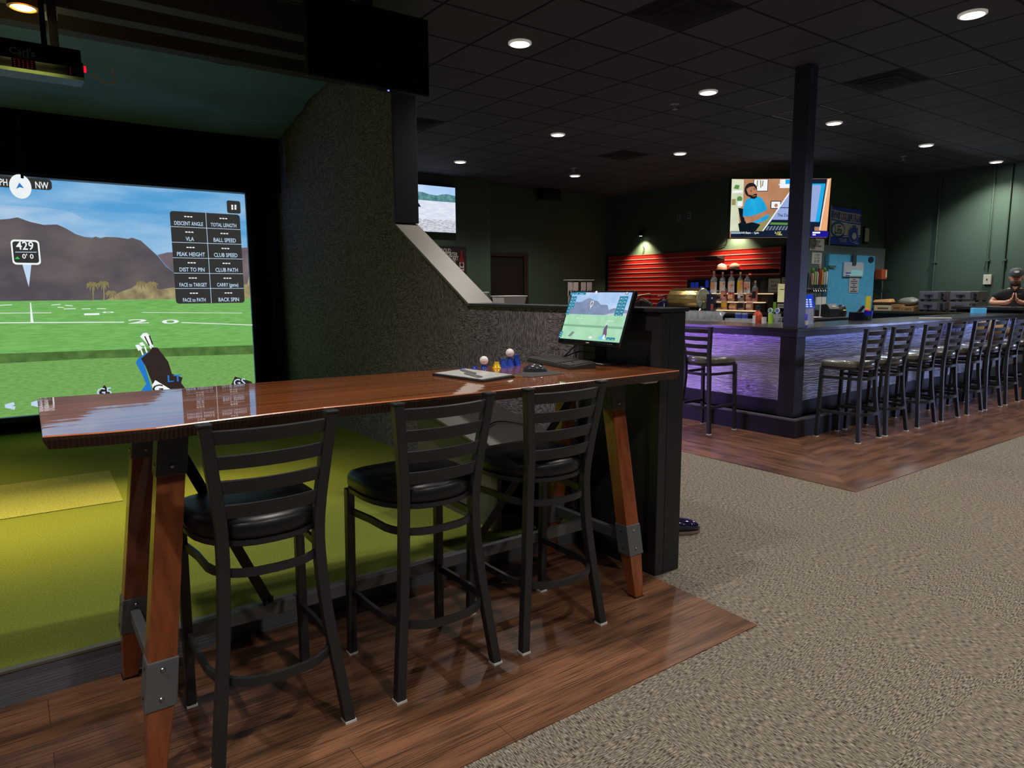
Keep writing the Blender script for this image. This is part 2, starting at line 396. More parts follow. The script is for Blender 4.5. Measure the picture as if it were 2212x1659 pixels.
# ================================================================== GOLF SCREEN
E_ = emis
sky = emis('projected sky', S(84, 158, 212), 1.0, c2=S(160, 198, 228), scale=1.0, stretch=(1.1, 1, 5.5), p0=0.36, p1=0.75, light=True)
GM = dict(sky=sky, mount=E_('projected mountain', S(80, 74, 82), 1, c2=S(108, 99, 98), scale=2.6, stretch=(1, 1, 1.6), light=True),
  mount2=E_('projected far mountain', S(92, 84, 96), 1, c2=S(128, 112, 114), scale=5), tan=E_('projected foothill', S(112, 104, 78), 1, c2=S(172, 160, 118), scale=9),
  grass=E_('projected grass', S(100, 164, 82), 1, c2=S(128, 188, 106), scale=5, stretch=(2, 1, 20), light=True),
  near=E_('projected near grass', S(98, 150, 76), 1, c2=S(128, 178, 98), scale=9, stretch=(2, 1, 12), light=True),
  band=E_('projected rough band', S(66, 98, 48), 1, c2=S(92, 128, 66), scale=12), cloud=E_('projected cloud', S(176, 196, 222), 1, c2=S(206, 216, 232), scale=3),
  white=E_('projected white', S(238, 244, 246), 1), dark=E_('projected dark ui', S(52, 52, 50), 1), label=E_('projected label blue', S(190, 215, 240), 1),
  bag=E_('projected bag', S(50, 40, 38), 1, var=0.2), blue=E_('projected blue', S(40, 120, 200), 1), palm=E_('projected palm', S(134, 124, 84), 1, var=0.3), green=E_('projected green', S(60, 200, 90), 1))
def cloudmat():
    m, nt, out = newmat('projected cloud'); e = N(nt, 'ShaderNodeEmission'); e.inputs[0].default_value = S(206, 218, 234); t = N(nt, 'ShaderNodeBsdfTransparent'); x = N(nt, 'ShaderNodeMixShader')
    nz = noise_at(nt, 1.0, (1.6, 1, 4.5), 6); nt.links.new(ramp(nt, nz.outputs['Fac'], 0.40, 0.72, (0, 0, 0, 1), (.85, .85, .85, 1)), x.inputs[0]); nt.links.new(t.outputs[0], x.inputs[1]); nt.links.new(e.outputs[0], x.inputs[2]); nt.links.new(x.outputs[0], out.inputs[0])
    m.cycles.emission_sampling = 'NONE'; return m
GM['cloud'] = cloudmat()
GN = list(GM); gi = GN.index
gs = thing('golf_screen', 'large projected golf driving range on the bay impact screen', 'screen', (0, 0, 0))
SX0, SX1, SZ0, SZ1 = -1.98, 2.18, 0.30, 2.49
MB().box(SX0-0.02, SX1+0.012, 7.915, 7.95, SZ0-0.012, SZ1+0.02).build('screen_cloth', M_white, gs)
p = Pic((0, 7.9, 0), (1, 0, 0), (0, 0, 1))
p.n = Vector((0, -1, 0))
HZ = (0.297,1.374)[1]
def clipz(pts): return [(min(max(a, SX0), SX1), min(max(b, SZ0), SZ1)) for a, b in pts]
p.rect((SX0, SZ0), (SX1, SZ1), gi('sky'))
p.poly(clipz([(SX0, 2.12), (-1.2, 2.15), (-0.6, 2.02), (0.027,2.242), (0.16,2.237), (0.402,2.232), (0.579,2.201), (0.673,2.143), (0.845,2.095), (0.97,2.039), (0.888,1.981), (0.562,1.982), (0.354,2.071), (0.127,2.114), (-0.8, 1.8), (SX0, 1.7)]), gi('cloud'))
p.poly([(SX0, 1.45), (-1.7, 1.6), (-1.3, 1.66), (-0.9, 1.80), (-0.5, 1.86), (0.016,2.108), (0.083,2.118), (0.146,2.135), (0.24,2.099), (0.342,2.077), (0.449,2.086), (0.519,2.051), (0.588,2.004), (0.66,1.979), (0.722,1.971), (0.755,1.987), (0.791,1.97), (0.837,1.986), (0.94,1.986), (1.032,1.974), (1.066,1.988), (1.144,1.961), (1.208,1.896), (1.285,1.815), (1.355,1.71), (1.462,1.619), (1.575,1.573), (SX1, HZ+0.1), (SX1, HZ), (SX0, HZ)], gi('mount'))
p.poly(clipz([(1.285,1.823), (1.378,1.851), (1.507,1.859), (1.637,1.858), (1.803,1.891), (2.177,1.926), (SX1, 1.98), (SX1, HZ+0.1), (1.629,1.487), (1.462,1.619), (1.355,1.718)]), gi('mount2'))
p.poly(clipz([(0.792,1.37), (0.928,1.452), (1.024,1.489), (1.109,1.549), (1.202,1.518), (1.283,1.473), (1.411,1.495), (1.557,1.514), (1.631,1.526), (2.155,1.526), (SX1, HZ+0.25), (SX1, HZ), (1.621,1.356)]), gi('tan'))
p.rect((SX0, SZ0), (SX1, HZ), gi('grass'))
p.poly(clipz([(SX0, (-0.09,0.865)[1]), (-0.09,0.865), (0.575,0.862), (2.199,0.843), (SX1, (2.199,0.843)[1]), (SX1, SZ0), (SX0, SZ0)]), gi('near'))
p.poly(clipz([(SX0, (-0.088,0.893)[1]), (-0.088,0.893), (0.576,0.884), (2.199,0.857), (SX1, (2.199,0.857)[1]), (SX1, (2.194,0.756)[1]), (2.194,0.756), (0.621,0.804), (-0.096,0.803), (SX0, (-0.096,0.803)[1])]), gi('band'))


PALMS = [((0.695,1.529), (0.689,1.368)), ((0.789,1.538), (0.779,1.373)), ((0.849,1.445), (0.85,1.386)), ((1.119,1.538), (1.112,1.363)), ((1.217,1.534), (1.211,1.361))]
for a, b in PALMS:
    p.line(a, b, 0.009, gi('tan'))
    for k in range(9):
        an = PI*2*k/9 + a[0]; r = 0.062
        p.poly([(a[0], a[1]+0.012), (a[0]+r*math.cos(an)*0.6-0.01, a[1]+r*math.sin(an)*0.5), (a[0]+r*math.cos(an), a[1]+r*math.sin(an)*0.7-0.03), (a[0]+r*math.cos(an)*0.5+0.01, a[1]-0.012)], gi('palm'))
p.poly([(0.177,1.359), (0.184,1.358), (0.189,1.173), (0.167,1.173)], gi('white'))
p.line((SX0, (-0.064,1.177)[1]), (-0.064,1.177), 0.008, gi('white')); p.line((-0.064,1.178), (0.933,1.153), 0.008, gi('white')); p.line((1.46,1.132), (2.179,1.082), 0.007, gi('white'))
p.line((-0.056,1.266), (0.336,1.259), 0.005, gi('white')); p.line((1.101,1.246), (2.074,1.215), 0.004, gi('white'))
for a, b in (((0.342,1.333), (0.414,1.338)), ((0.45,1.329), (0.511,1.322)), ((0.435,1.294), (0.533,1.295)), ((0.583,1.291), (0.656,1.293)), ((-0.05,1.337), (0.04,1.34)), ((0.388,1.312), (0.436,1.309)), ((0.709,1.292), (0.786,1.29))): p.line(a, b, 0.006, gi('white'))
p.text('2', (1.061,1.157), 0.36, gi('white'), sx=1.15, sy=0.16); p.text('0', (1.353,1.145), 0.36, gi('white'), sx=1.0, sy=0.16)
p.text('-', (0.662,1.257), 0.3, gi('white'), sx=1.6, sy=0.5); p.text('0', (0.802,1.254), 0.25, gi('white'), sx=0.9, sy=0.08)
# golf bag
for q in ([(1.064,1.003), (1.094,1.037), (1.128,1.038), (1.147,1.014), (1.175,0.912), (1.139,0.902), (1.108,0.947)], [(1.014,0.918), (1.045,0.924), (1.079,0.886), (1.04,0.858)], [(1.05,0.937), (1.081,0.948), (1.105,0.908), (1.064,0.91)]): p.poly(q, gi('white'))
for a, b in (((1.147,0.906), (1.161,0.867)), ((1.062,0.872), (1.078,0.809)), ((1.098,0.901), (1.12,0.815)), ((1.164,0.91), (1.176,0.881))): p.line(a, b, 0.014, gi('white'))
p.line((1.147,1.01), (1.172,0.916), 0.012, gi('bag')); p.line((1.105,1.005), (1.14,0.906), 0.012, gi('bag'))
p.poly([(1.005,0.744), (1.035,0.789), (1.107,0.835), (1.135,0.845), (1.079,0.732), (1.105,0.605), (1.136,0.446), (1.134,0.32), (0.956,0.338), (1.085,0.521), (1.057,0.609)], gi('blue'))
p.poly([(1.055,0.78), (1.135,0.845), (1.166,0.89), (1.215,0.882), (1.24,0.839), (1.304,0.733), (1.331,0.604), (1.43,0.556), (1.412,0.502), (1.451,0.434), (1.464,0.287), (1.176,0.315), (1.135,0.54), (1.091,0.7)], gi('bag'))
p.poly([(1.137,0.501), (1.171,0.55), (1.313,0.438), (1.333,0.3), (1.176,0.315)], gi('white')); p.text('G', (1.189,0.46), 0.12, gi('bag'), sx=1.3)
p.text('LT', (1.35,0.555), 0.10, gi('blue'), sx=1.3)
p.poly([(0.643,0.415), (0.666,0.47), (0.715,0.54), (0.776,0.448), (0.812,0.398)], gi('bag')); p.text('G5', (0.71,0.472), 0.11, gi('label'))
p.poly([(1.898,0.377), (1.913,0.443), (1.955,0.527), (2.128,0.455), (2.172,0.353)], gi('bag')); p.text('GS', (1.999,0.459), 0.11, gi('label'))
for dx in (0, 0.2):
    for a, b, c in (((-0.02,0.429), (-0.09,0.412), (-0.018,0.385)),):
        p.line((a[0]+dx, a[1]), (b[0]+dx, b[1]), 0.03, gi('label')); p.line((b[0]+dx, b[1]), (c[0]+dx, c[1]), 0.03, gi('label'))
# wind bar, grid button, distance flag
bar1 = (0.432,2.391)
p.rrect((-0.30, SZ1-0.002), (bar1[0], bar1[1]), 0.03, gi('dark'))
p.text('MPH', (0.049,2.434), 0.082, gi('white'), sx=0.62); p.text('NW', (0.353,2.43), 0.086, gi('white'), sx=0.66)
p.disc((0.191,2.406), 0.083, gi('white'), 0.108)
p.poly([(0.156,2.381), (0.186,2.44), (0.218,2.392), (0.185,2.4)], gi('blue'))
p.rrect((1.975,2.408), (2.114,2.276), 0.02, gi('dark'))
for q in ((2.03,2.353), (2.063,2.355), (2.029,2.326), (2.061,2.328)): p.rect((q[0]-0.009, q[1]-0.012), (q[0]+0.009, q[1]+0.012), gi('white'))
p.poly([(0.148,1.708), (0.216,1.709), (0.179,1.501)], gi('label'))
p.rrect((0.076,1.93), (0.291,1.705), 0.03, gi('white'))
a, b = (0.088,1.914), (0.278,1.722); p.rrect(a, b, 0.022, gi('dark'))
p.text('429', (0.181,1.877), 0.105, gi('white'), sx=0.85); p.line((0.103,1.817), (0.266,1.821), 0.006, gi('label'))
p.text("0' 0", (0.195,1.781), 0.06, gi('white')); p.poly([(0.095,1.755), (0.115,1.778), (0.133,1.756)], gi('green'))
# data panels
def panel(x0, x1, z0, z1, names):
    p.rrect((x0, z0), (x1, z1), 0.03, gi('dark')); rows = len(names)//2; h = (z1-z0)/rows; w = (x1-x0)/2
    for r in range(1, rows): p.rect((x0, z1-r*h-0.0025), (x1, z1-r*h+0.0025), gi('label'))
    p.rect((x0+w-0.0025, z0), (x0+w+0.0025, z1), gi('label'))
    for i, nme in enumerate(names):
        cx = x0+w*(i % 2+0.5); cz = z1-h*(i//2)
        for k in (-1, 0, 1): p.rect((cx+k*0.028-0.0105, cz-h*0.32-0.005), (cx+k*0.028+0.0105, cz-h*0.32+0.006), gi('white'))
        p.text(nme, (cx, cz-h*0.76), 0.058 if len(nme) < 12 else 0.054, gi('label'), sx=0.76 if len(nme) < 12 else 0.66)
q0, q1 = (1.597,1.328), (2.122,2.265)
names = ['DESCENT ANGLE', 'TOTAL LENGTH', 'VLA', 'BALL SPEED', 'PEAK HEIGHT', 'CLUB SPEED', 'DIST TO PIN', 'CLUB PATH', 'FACE to TARGET', 'CARRY (game)', 'FACE to PATH', 'BACK SPIN']
panel(1.415, 2.10, q0[1], q1[1], names)
panel(-1.90, -1.22, q0[1], q1[1], names)
p.build('projected_image', [GM[k] for k in GN], gs)
MB().box(SX0-0.07, SX0-0.021, 7.90, 7.95, SZ0-0.06, SZ1+0.06).box(SX1+0.013, SX1+0.05, 7.90, 7.95, SZ0-0.06, SZ1+0.06).box(SX0-0.07, SX1+0.05, 7.90, 7.95, SZ1+0.021, SZ1+0.06).box(SX0-0.07, SX1+0.05, 7.90, 7.95, SZ0-0.06, SZ0-0.013).build('screen_frame', M_blk2, gs)

# ---- overhead launch monitor, cable, spotlight, junction box
lm = thing('launch_monitor', 'black overhead launch monitor bar with small red lights', 'sensor', (0, 0, 0))
xr = (0.529,5.4,2.876)[0]
zt, zb = (0.53,5.4,2.888)[2], (0.524,5.4,2.805)[2]
MB().box(-0.75, xr, 5.4, 5.58, zb, zt+0.03).build('housing', M_blk2, lm, bevel=0.006)
MB().box(-0.75, xr, 5.392, 5.399, zb-0.002, zb+0.018).build('lower_strip', mat('painted green light', S(120, 150, 112), 0.4), lm)  # green light on the monitor's underside, painted as a strip
MB().box(-0.75, xr, 5.394, 5.399, zt-0.004, zt+0.002).build('upper_strip', mat('grey metal strip', S(110, 110, 108), 0.35, 0.6), lm)
red = emis('red led', S(255, 20, 50), 1.1); redd = emis('dim red led', S(90, 12, 26), 1.0)
for g, w_ in ((-0.02, 5), (0.16, 5), (0.45, 1)):
    p = Pic((0, 5.3985, 0), (1, 0, 0), (0, 0, 1)); p.rect((g-0.01, zb+0.022), (g+0.022*w_, zb+0.075), 0)
    for i in range(w_):
        for k in range(4): p.rect((g+0.022*i, zb+0.028+0.012*k), (g+0.022*i+0.007, zb+0.033+0.012*k), 1)
    p.build('display', [M_blackgloss, redd], lm)
MB().cbox((xr+0.008, 5.42, zt-0.005), (0.014, 0.02, 0.035)).build('status_light', red, lm)
for a in (-0.1, 0.36): MB().box(a, a+0.05, 5.45, 5.5, zt+0.0301, 3.5).build('mount', M_blk2, lm)
tag(MB().tube(smooth_path([(0.568,5.42,2.865), (0.615,5.42,2.833), (0.67,5.42,2.819), (0.707,5.42,2.851), (0.688,5.42,2.92)]), 0.004).build('cable', mat('pale cable', S(190, 150, 130), 0.5), smooth=1), 'pale thin cable looping beside the launch monitor', 'cable')
sl = thing('bay_spotlight', 'warm round spotlight glowing at the top left of the bay', 'light', (0.235, 5.42, 3.19))
MB().lathe([(0.075, 0.12), (0.085, 0.0), (0.07, -0.005), (0.06, 0.03)], n=24).build('trim_ring', mat('brass coloured ring', S(180, 120, 40), 0.35, 0.7), sl, smooth=0.7)
MB().lathe([(0.0001, -0.01), (0.045, -0.004), (0.062, 0.008)], n=24).build('lamp', emis('warm lamp glow', (1.0, 0.78, 0.42, 1), 14), sl, smooth=1)
MB().lathe([(0.03, 0.12), (0.03, 0.30)], n=12).build('stem', M_blk2, sl)
tag(MB().box(0.33, 0.43, 5.66, 5.74, 3.24, 3.50).build('junction_box', mat('grey painted box', S(150, 165, 175), 0.5), bevel=0.004), 'pale grey metal junction box beside the bay spotlight', 'box')
pc = Pic((0, 5.198, 0), (1, 0, 0), (0, 0, 1)); pc.n = Vector((0, -1, 0))
w = (0.2,5.19,2.864); pc.text("Carl's", (w[0], w[2]+0.006), 0.055, 0); pc.text('PLACE', (w[0]+0.005, w[2]-0.022), 0.02, 0)
# (lettering sits on a small hanging header in front of the monitor)
hd = MB().box(-0.75, 0.5, 5.2, 5.21, w[2]-0.035, w[2]+0.07).box(-0.4, -0.37, 5.2, 5.21, w[2]+0.07, 3.5).box(0.3, 0.33, 5.2, 5.21, w[2]+0.07, 3.5).build('header_banner', M_blackcloth)
tag(hd, 'black cloth header with faint script lettering above the launch monitor', 'banner')
pc.build('lettering', mat('dim grey lettering', S(95, 95, 92), 0.7), hd)

# ================================================================== HUNG TV over the bay entrance
tv = thing('television', 'switched off black television hanging over the bay entrance', 'television', (0, 0, 0))
tx0, tx1 = (1.713,4.6,2.842)[0], (2.618,4.6,2.849)[0]; tz = (2.618,4.6,2.849)[2]
MB().box(tx0, tx1, 4.6, 4.645, tz, tz+0.53).build('body', M_blk2, tv, bevel=0.004)
MB().box(tx0+0.008, tx1-0.008, 4.597, 4.5995, tz+0.014, tz+0.522).build('screen', M_blackgloss, tv)
MB().box(tx0+0.42, tx0+0.5, 4.65, 4.75, tz+0.2, ZC-0.001).build('mount', M_blk2, tv)
MB().cbox((tx0+0.575, 4.598, tz-0.006), (0.012, 0.01, 0.008)).build('standby_light', emis('blue led', S(120, 130, 255), 2.0), tv)
MB().box(tx0+0.5, tx0+0.64, 4.6, 4.63, tz-0.012, tz-0.001).build('sensor_bar', M_blk2, tv)

# ================================================================== FAR TELEVISIONS
TM = dict(sky=E_('tv sky', S(150, 190, 238), 1.05, c2=S(206, 226, 250), scale=2, light=True), tree=E_('tv trees', S(52, 108, 120), 1, c2=S(110, 160, 160), scale=14), field=E_('tv field', S(205, 216, 232), 1.0, c2=S(236, 240, 250), scale=9, stretch=(1, 1, 5), light=True),
   stub=E_('tv stubble', S(150, 155, 170), 1, c2=S(236, 238, 246), scale=16, stretch=(1, 1, 4)), dark=E_('tv dark', S(18, 34, 60), 1))
TN = list(TM); ti = TN.index
t1 = thing('television', 'bright television showing a pale field on the left green wall', 'television', (0, 0, 0))
MB().box(5.36, 6.80, 11.06, 11.12, 2.47, 3.31).build('body', M_blk2, t1, bevel=0.004)
MB().box(5.9, 6.3, 11.12, 11.2, 2.7, 3.0).build('mount', M_blk2, t1)
p = Pic((0, 11.055, 0), (1, 0, 0), (0, 0, 1)); p.n = Vector((0, -1, 0))
A0, A1 = 5.38, 6.785; zT, zB = 3.295, 2.49; zh = (6.551,3.031)[1]
p.rect((A0, zB), (A1, zT), ti('sky')); p.poly([(A0, zh), (A0, zh+0.12), (5.8, zh+0.14), (6.1, zh+0.14), (6.25, zh+0.11), (6.4, zh+0.10), (6.52, zh+0.13), (6.6, zh+0.14), (A1, zh+0.12), (A1, zh)], ti('tree'))
p.rect((A0, zB), (A1, zh), ti('field')); p.rect((A0, zB), (A1, zB+0.22), ti('stub')); p.poly([(5.9, zh-0.12), (5.94, zh-0.05), (6.03, zh-0.06), (6.07, zh-0.12)], ti('dark'))
p.build('picture', [TM[k] for k in TN], t1)

VM = dict(wall=E_('show wall', S(192, 142, 106), 1, c2=S(170, 118, 84), scale=3), kit=E_('show kitchen', S(226, 230, 200), 1, c2=S(196, 206, 176), scale=4), shirt=E_('show shirt', S(20, 150, 210), 1, c2=S(40, 176, 226), scale=6),
   skin=E_('show skin', S(190, 136, 104), 1, c2=S(160, 104, 78), scale=6), hair=E_('show hair', S(36, 30, 32), 1), khaki=E_('show khaki', S(150, 142, 92), 1), chair=E_('show chair', S(14, 26, 34), 1, var=0.3), white=E_('show white', S(240, 244, 248), 1),
   lap=E_('show laptop blue', S(150, 170, 220), 1), dark=E_('show dark', S(20, 32, 52), 1), cyan=E_('show cyan', S(30, 170, 232), 1), orange=E_('show orange', S(236, 170, 120), 1), navy=E_('show navy', S(30, 26, 150), 1), key=E_('show keys', S(150, 170, 190), 1), yellow=E_('show yellow', S(240, 226, 130), 1), green=E_('show green', S(90, 140, 70), 1))
VN = list(VM); vi = VN.index
TVR = math.atan2(-0.589, 0.808)
t2 = thing('television', 'bright television showing a man in a blue shirt above the red slats', 'television', (10.474,6.848,2.766), TVR)
hw = 0.832
MB().box(-hw, hw, 0.004, 0.06, -0.49, 0.49).build('body', M_blk2, t2, bevel=0.005)
MB().box(-0.15, 0.15, 0.06, 0.13, -0.2, 0.2).build('mount', M_blk2, t2)
p = Pic((0, 0, 0), (1, 0, 0), (0, 0, 1)); p.n = Vector((0, -1, 0))
p.rect((-0.80, -0.475), (0.815, 0.475), vi('wall'))
p.poly([(-0.80, 0.475), (-0.602,0.466), (-0.599,0.043), (-0.672,-0.005), (-0.639,-0.372), (-0.80, -0.37)], vi('kit'))
p.poly([(-0.777,0.286), (-0.616,0.298), (-0.614,0.255), (-0.779,0.248)], vi('white')); p.poly([(-0.766,0.322), (-0.737,0.383), (-0.669,0.373), (-0.685,0.31)], vi('green')); p.disc((-0.66,0.153), 0.045, vi('green')); p.rect((-0.69,0.122), (-0.618,0.043), vi('white'))
p.rect((-0.79,0.153), (-0.724,0.056), vi('khaki'))
p.rect((-0.443,0.466), (-0.201,0.274), vi('dark')); p.rect((-0.433,0.463), (-0.211,0.284), vi('white'))
for a, b in (((-0.38,0.453), (-0.381,0.345)), ((-0.33,0.453), (-0.318,0.332)), ((-0.287,0.447), (-0.295,0.356))): p.line(a, b, 0.018, vi('khaki'))
p.rect((-0.008,0.464), (0.21,0.325), vi('white')); p.rect((0.004,0.461), (0.207,0.39), vi('cyan')); p.rect((0.004,0.461), (0.082,0.391), vi('white')); p.rect((-0.032,0.389), (0.195,0.373), vi('white'))
p.rect((-0.147,0.12), (0.021,-0.009), vi('dark')); p.rect((-0.134,0.108), (0.012,0.004), vi('white')); p.disc((-0.057,0.046), 0.028, vi('skin'), 0.03)
p.poly([(-0.683,0.013), (-0.597,-0.006), (-0.564,-0.201), (-0.388,-0.233), (-0.305,-0.264), (-0.35,-0.371), (-0.645,-0.37), (-0.672,-0.25), (-0.626,-0.225)], vi('chair'))
p.poly([(-0.382,-0.371), (-0.275,-0.227), (-0.167,-0.124), (-0.095,-0.057), (-0.062,-0.106), (-0.209,-0.301), (-0.269,-0.372)], vi('khaki'))
p.poly([(-0.598,-0.134), (-0.6,-0.006), (-0.565,0.128), (-0.48,0.182), (-0.375,0.194), (-0.305,0.169), (-0.239,0.078), (-0.204,-0.008), (-0.165,-0.118), (-0.172,-0.166), (-0.288,-0.224), (-0.387,-0.241), (-0.49,-0.177)], vi('shirt'))
p.poly([(-0.59,-0.128), (-0.467,-0.128), (-0.393,-0.104), (-0.295,-0.071), (-0.197,-0.017), (-0.129,-0.006), (-0.097,-0.026), (-0.053,-0.033), (-0.095,-0.069), (-0.181,-0.095), (-0.279,-0.147), (-0.438,-0.224), (-0.537,-0.244)], vi('skin'))
p.disc((-0.485,0.297), 0.105, vi('hair'), 0.115); p.poly([(-0.56,0.309), (-0.512,0.345), (-0.438,0.355), (-0.392,0.309), (-0.38,0.236), (-0.405,0.176), (-0.467,0.17), (-0.526,0.225)], vi('skin'))
p.poly([(-0.519,0.225), (-0.456,0.206), (-0.426,0.23), (-0.38,0.236), (-0.383,0.175), (-0.429,0.149), (-0.486,0.164)], vi('hair')); p.line((-0.45,0.198), (-0.394,0.206), 0.012, vi('skin'))
p.line((-0.497,0.279), (-0.47,0.287), 0.010, vi('hair')); p.line((-0.436,0.309), (-0.411,0.316), 0.010, vi('hair')); p.disc((-0.48,0.267), 0.006, vi('hair')); p.disc((-0.423,0.297), 0.006, vi('hair'))
p.poly([(0.209,0.342), (-0.269,-0.374), (0.264,-0.377), (0.547,-0.378), (0.507,0.341)], vi('lap')); p.line((0.198,0.318), (-0.262,-0.372), 0.02, vi('white'))
p.line((0.008,0.01), (0.276,0.005), 0.012, vi('dark')); p.text('The Dad Shoe', (0.138,-0.113), 0.068, vi('dark'), sx=0.85)
p.poly([(-0.114,-0.185), (0.587,-0.197), (0.597,-0.378), (-0.256,-0.374)], vi('dark')); p.poly([(-0.131,-0.228), (0.289,-0.239), (0.291,-0.279), (-0.155,-0.264)], vi('green'))
for r in range(4):
    for c in range(10):
        a = (-0.184,-0.301); p.rect((a[0]+0.052*c-0.012*r, a[1]-0.018*r), (a[0]+0.052*c+0.032-0.012*r, a[1]-0.018*r+0.009), vi('key'))
p.rect((0.439,0.464), (0.799,-0.306), vi('dark')); p.poly([(0.443,0.389), (0.726,0.388), (0.661,-0.229), (0.476,-0.224)], vi('cyan')); p.poly([(0.444,0.365), (0.658,0.364), (0.594,-0.219), (0.476,-0.224)], vi('lap'))
p.poly([(0.749,0.46), (0.815, 0.475), (0.792,-0.373), (0.665,-0.366)], vi('orange')); p.line((0.777,0.457), (0.671,-0.36), 0.016, vi('white'))
p.rect((-0.80, -0.475), (0.815, -0.372), vi('dark')); p.rect((0.534,-0.378), (0.815, -0.475), vi('navy'))
p.rect((-0.797,-0.381), (-0.649,-0.414), vi('key')); p.text('LIVE', (-0.614,-0.397), 0.04, vi('white')); p.text('10am - 1pm', (-0.456,-0.398), 0.05, vi('white')); p.text('2-107', (-0.023,-0.396), 0.045, vi('yellow')); p.text('7-80s', (0,-0.427), 0.045, vi('yellow'))
p.rect((0.553,-0.388), (0.68,-0.415), vi('white')); p.rect((0.555,-0.427), (0.607,-0.446), vi('white'))
p.build('picture', [VM[k] for k in VN], t2)

# ================================================================== THINGS ON THE FAR WALLS
# beer poster
ps = thing('poster', 'dark poster with white slogan and red bottle below the left television', 'poster', (0, 0, 0))
px0, px1, pz0, pz1 = 6.12, 7.08, 1.75, 2.256
MB().box(px0, px1, 11.17, 11.203, pz0, pz1).build('board', mat('dark poster print', S(52, 44, 48), 0.45, 0, 0.25, 4), ps)
p = Pic((0, 11.168, 0), (1, 0, 0), (0, 0, 1)); p.n = Vector((0, -1, 0))
PM = [mat('poster white', S(226, 222, 220), 0.5), mat('bottle red', S(150, 40, 34), 0.4), mat('bottle label', S(220, 200, 196), 0.4), mat('label dark', S(50, 50, 70), 0.4)]
for i, (t_, q) in enumerate((('PROUD', (6.555,2.172)), ('SUPPORTER', (6.553,2.105)), ('OF MILITARY', (6.552,2.038)), ('VETERANS', (6.55,1.971)))):
    rx = ((6.743,2.178)[0], (6.883,2.114)[0], (6.902,2.046)[0], (6.84,1.977)[0])[i]
    p.text(t_, (rx, q[1]), 0.108, 0, 'RIGHT', sx=0.66)
bx_, bz_ = (6.972,2.022)
p.poly([(bx_-0.055, pz0+0.02), (bx_+0.055, pz0+0.02), (bx_+0.055, bz_-0.02), (bx_+0.02, bz_+0.06), (bx_+0.018, bz_+0.17), (bx_-0.018, bz_+0.17), (bx_-0.02, bz_+0.06), (bx_-0.055, bz_-0.02)], 1)
p.rect((bx_-0.05, pz0+0.06), (bx_+0.05, bz_-0.06), 2); p.disc((bx_, bz_-0.10), 0.035, 3); p.rect((bx_-0.04, pz0+0.09), (bx_+0.04, pz0+0.11), 3)
p.build('print', PM, ps)
# speaker
sp = thing('wall_speaker', 'dark box speaker hanging below the ceiling near the door', 'speaker', (9.257,11.4,3.391))
MB().cbox((0, 0, 0), (0.46, 0.26, 0.2)).build('cabinet', M_black, sp, bevel=0.01)
MB().cbox((0, -0.134, 0), (0.42, 0.006, 0.17)).build('grille', mat('speaker cloth', S(30, 30, 30), 0.9, 0, 0.3, 200), sp)
MB().box(-0.03, 0.03, 0.131, 0.199, -0.05, 0.05).build('bracket', M_black, sp)
# white tubs on a counter behind the partition
ct = thing('display_counter', 'dark counter hidden behind the partition cap under the white tubs', 'counter', (5.6, 8.05, 0))
MB().box(-0.75, 0.75, -0.3, 0.3, 1.12, 1.16).build('counter_top', M_black, ct, bevel=0.004)
MB().box(-0.7, 0.7, -0.27, 0.27, 0, 1.12).build('body', M_black, ct)
def tub(loc, label, w, h):
    o = thing('plastic_tub', label, 'tub', loc, 0, 'white plastic tubs')
    a = w/2; b = a*0.85
    MB().layers([[(-b, -0.12, 0), (b, -0.12, 0), (b, 0.12, 0), (-b, 0.12, 0)], [(-a, -0.15, h), (a, -0.15, h), (a, 0.15, h), (-a, 0.15, h)]]).build('bin', mat('frosted white plastic', S(222, 216, 214), 0.4, 0, 0.1, 6), o, bevel=0.008)
    MB().box(-a-0.012, a+0.012, -0.162, 0.162, h, h+0.014).build('rim', M_glide, o, bevel=0.004)
tub((5.815, 8.05, 1.16), 'white plastic tub standing behind the partition cap in front of the door', 0.40, 0.195)
tub((5.17, 8.05, 1.16), 'white plastic tub mostly hidden by the sloping partition cap', 0.36, 0.25)
# glove display stand
gl = thing('glove_display_stand', 'black display stand of white packages behind the monitor', 'display stand', (9.27, 10.5, 0))
MB().box(-0.03, 0.03, 0.0, 0.06, 0, 1.64).box(-0.3, 0.3, -0.2, 0.26, 0, 0.05).build('post', M_black, gl)
MB().box(-0.35, 0.35, -0.12, 0.02, 1.628, 1.642).build('header', M_white, gl)
M_pack = mat('white packaging', S(206, 196, 192), 0.45, 0, 0.08, 8); M_packp = mat('package print', S(150, 84, 62), 0.5); M_packd = mat('package window', S(40, 36, 36), 0.4)
g0 = None
for i, (x, z, a) in enumerate(((-0.27, 1.31, 0.10), (-0.13, 1.31, -0.05), (0.08, 1.31, 0.04), (0.24, 1.31, 0.08), (-0.26, 1.02, 0.05), (-0.12, 1.02, -0.04), (0.09, 1.02, 0.0), (0.24, 1.02, 0.06))):
    lab = '%s white glove package on the %s row of the display stand' % (('first', 'second', 'third', 'fourth')[i % 4], 'upper' if i < 4 else 'lower')
    if g0 is None:
        g0 = thing('glove_package', lab, 'package', (9.27+x, 10.40, z), a, 'glove packages on the stand')
        MB().box(-0.062, 0.062, -0.01, 0.01, 0, 0.28).build('card', M_pack, g0, bevel=0.003)
        MB().prism([(-0.005, 0.03), (0.05, 0.03), (0.05, 0.12), (0.03, 0.13)], 'y', -0.0125, -0.0105).build('print', M_packp, g0)
        MB().prism([(-0.05, 0.02), (-0.02, 0.02), (0.0, 0.09), (-0.03, 0.13), (-0.05, 0.1)], 'y', -0.0125, -0.0105).build('window', M_packd, g0)
    else: dup(g0, (9.27+x, 10.40, z), a, lab)

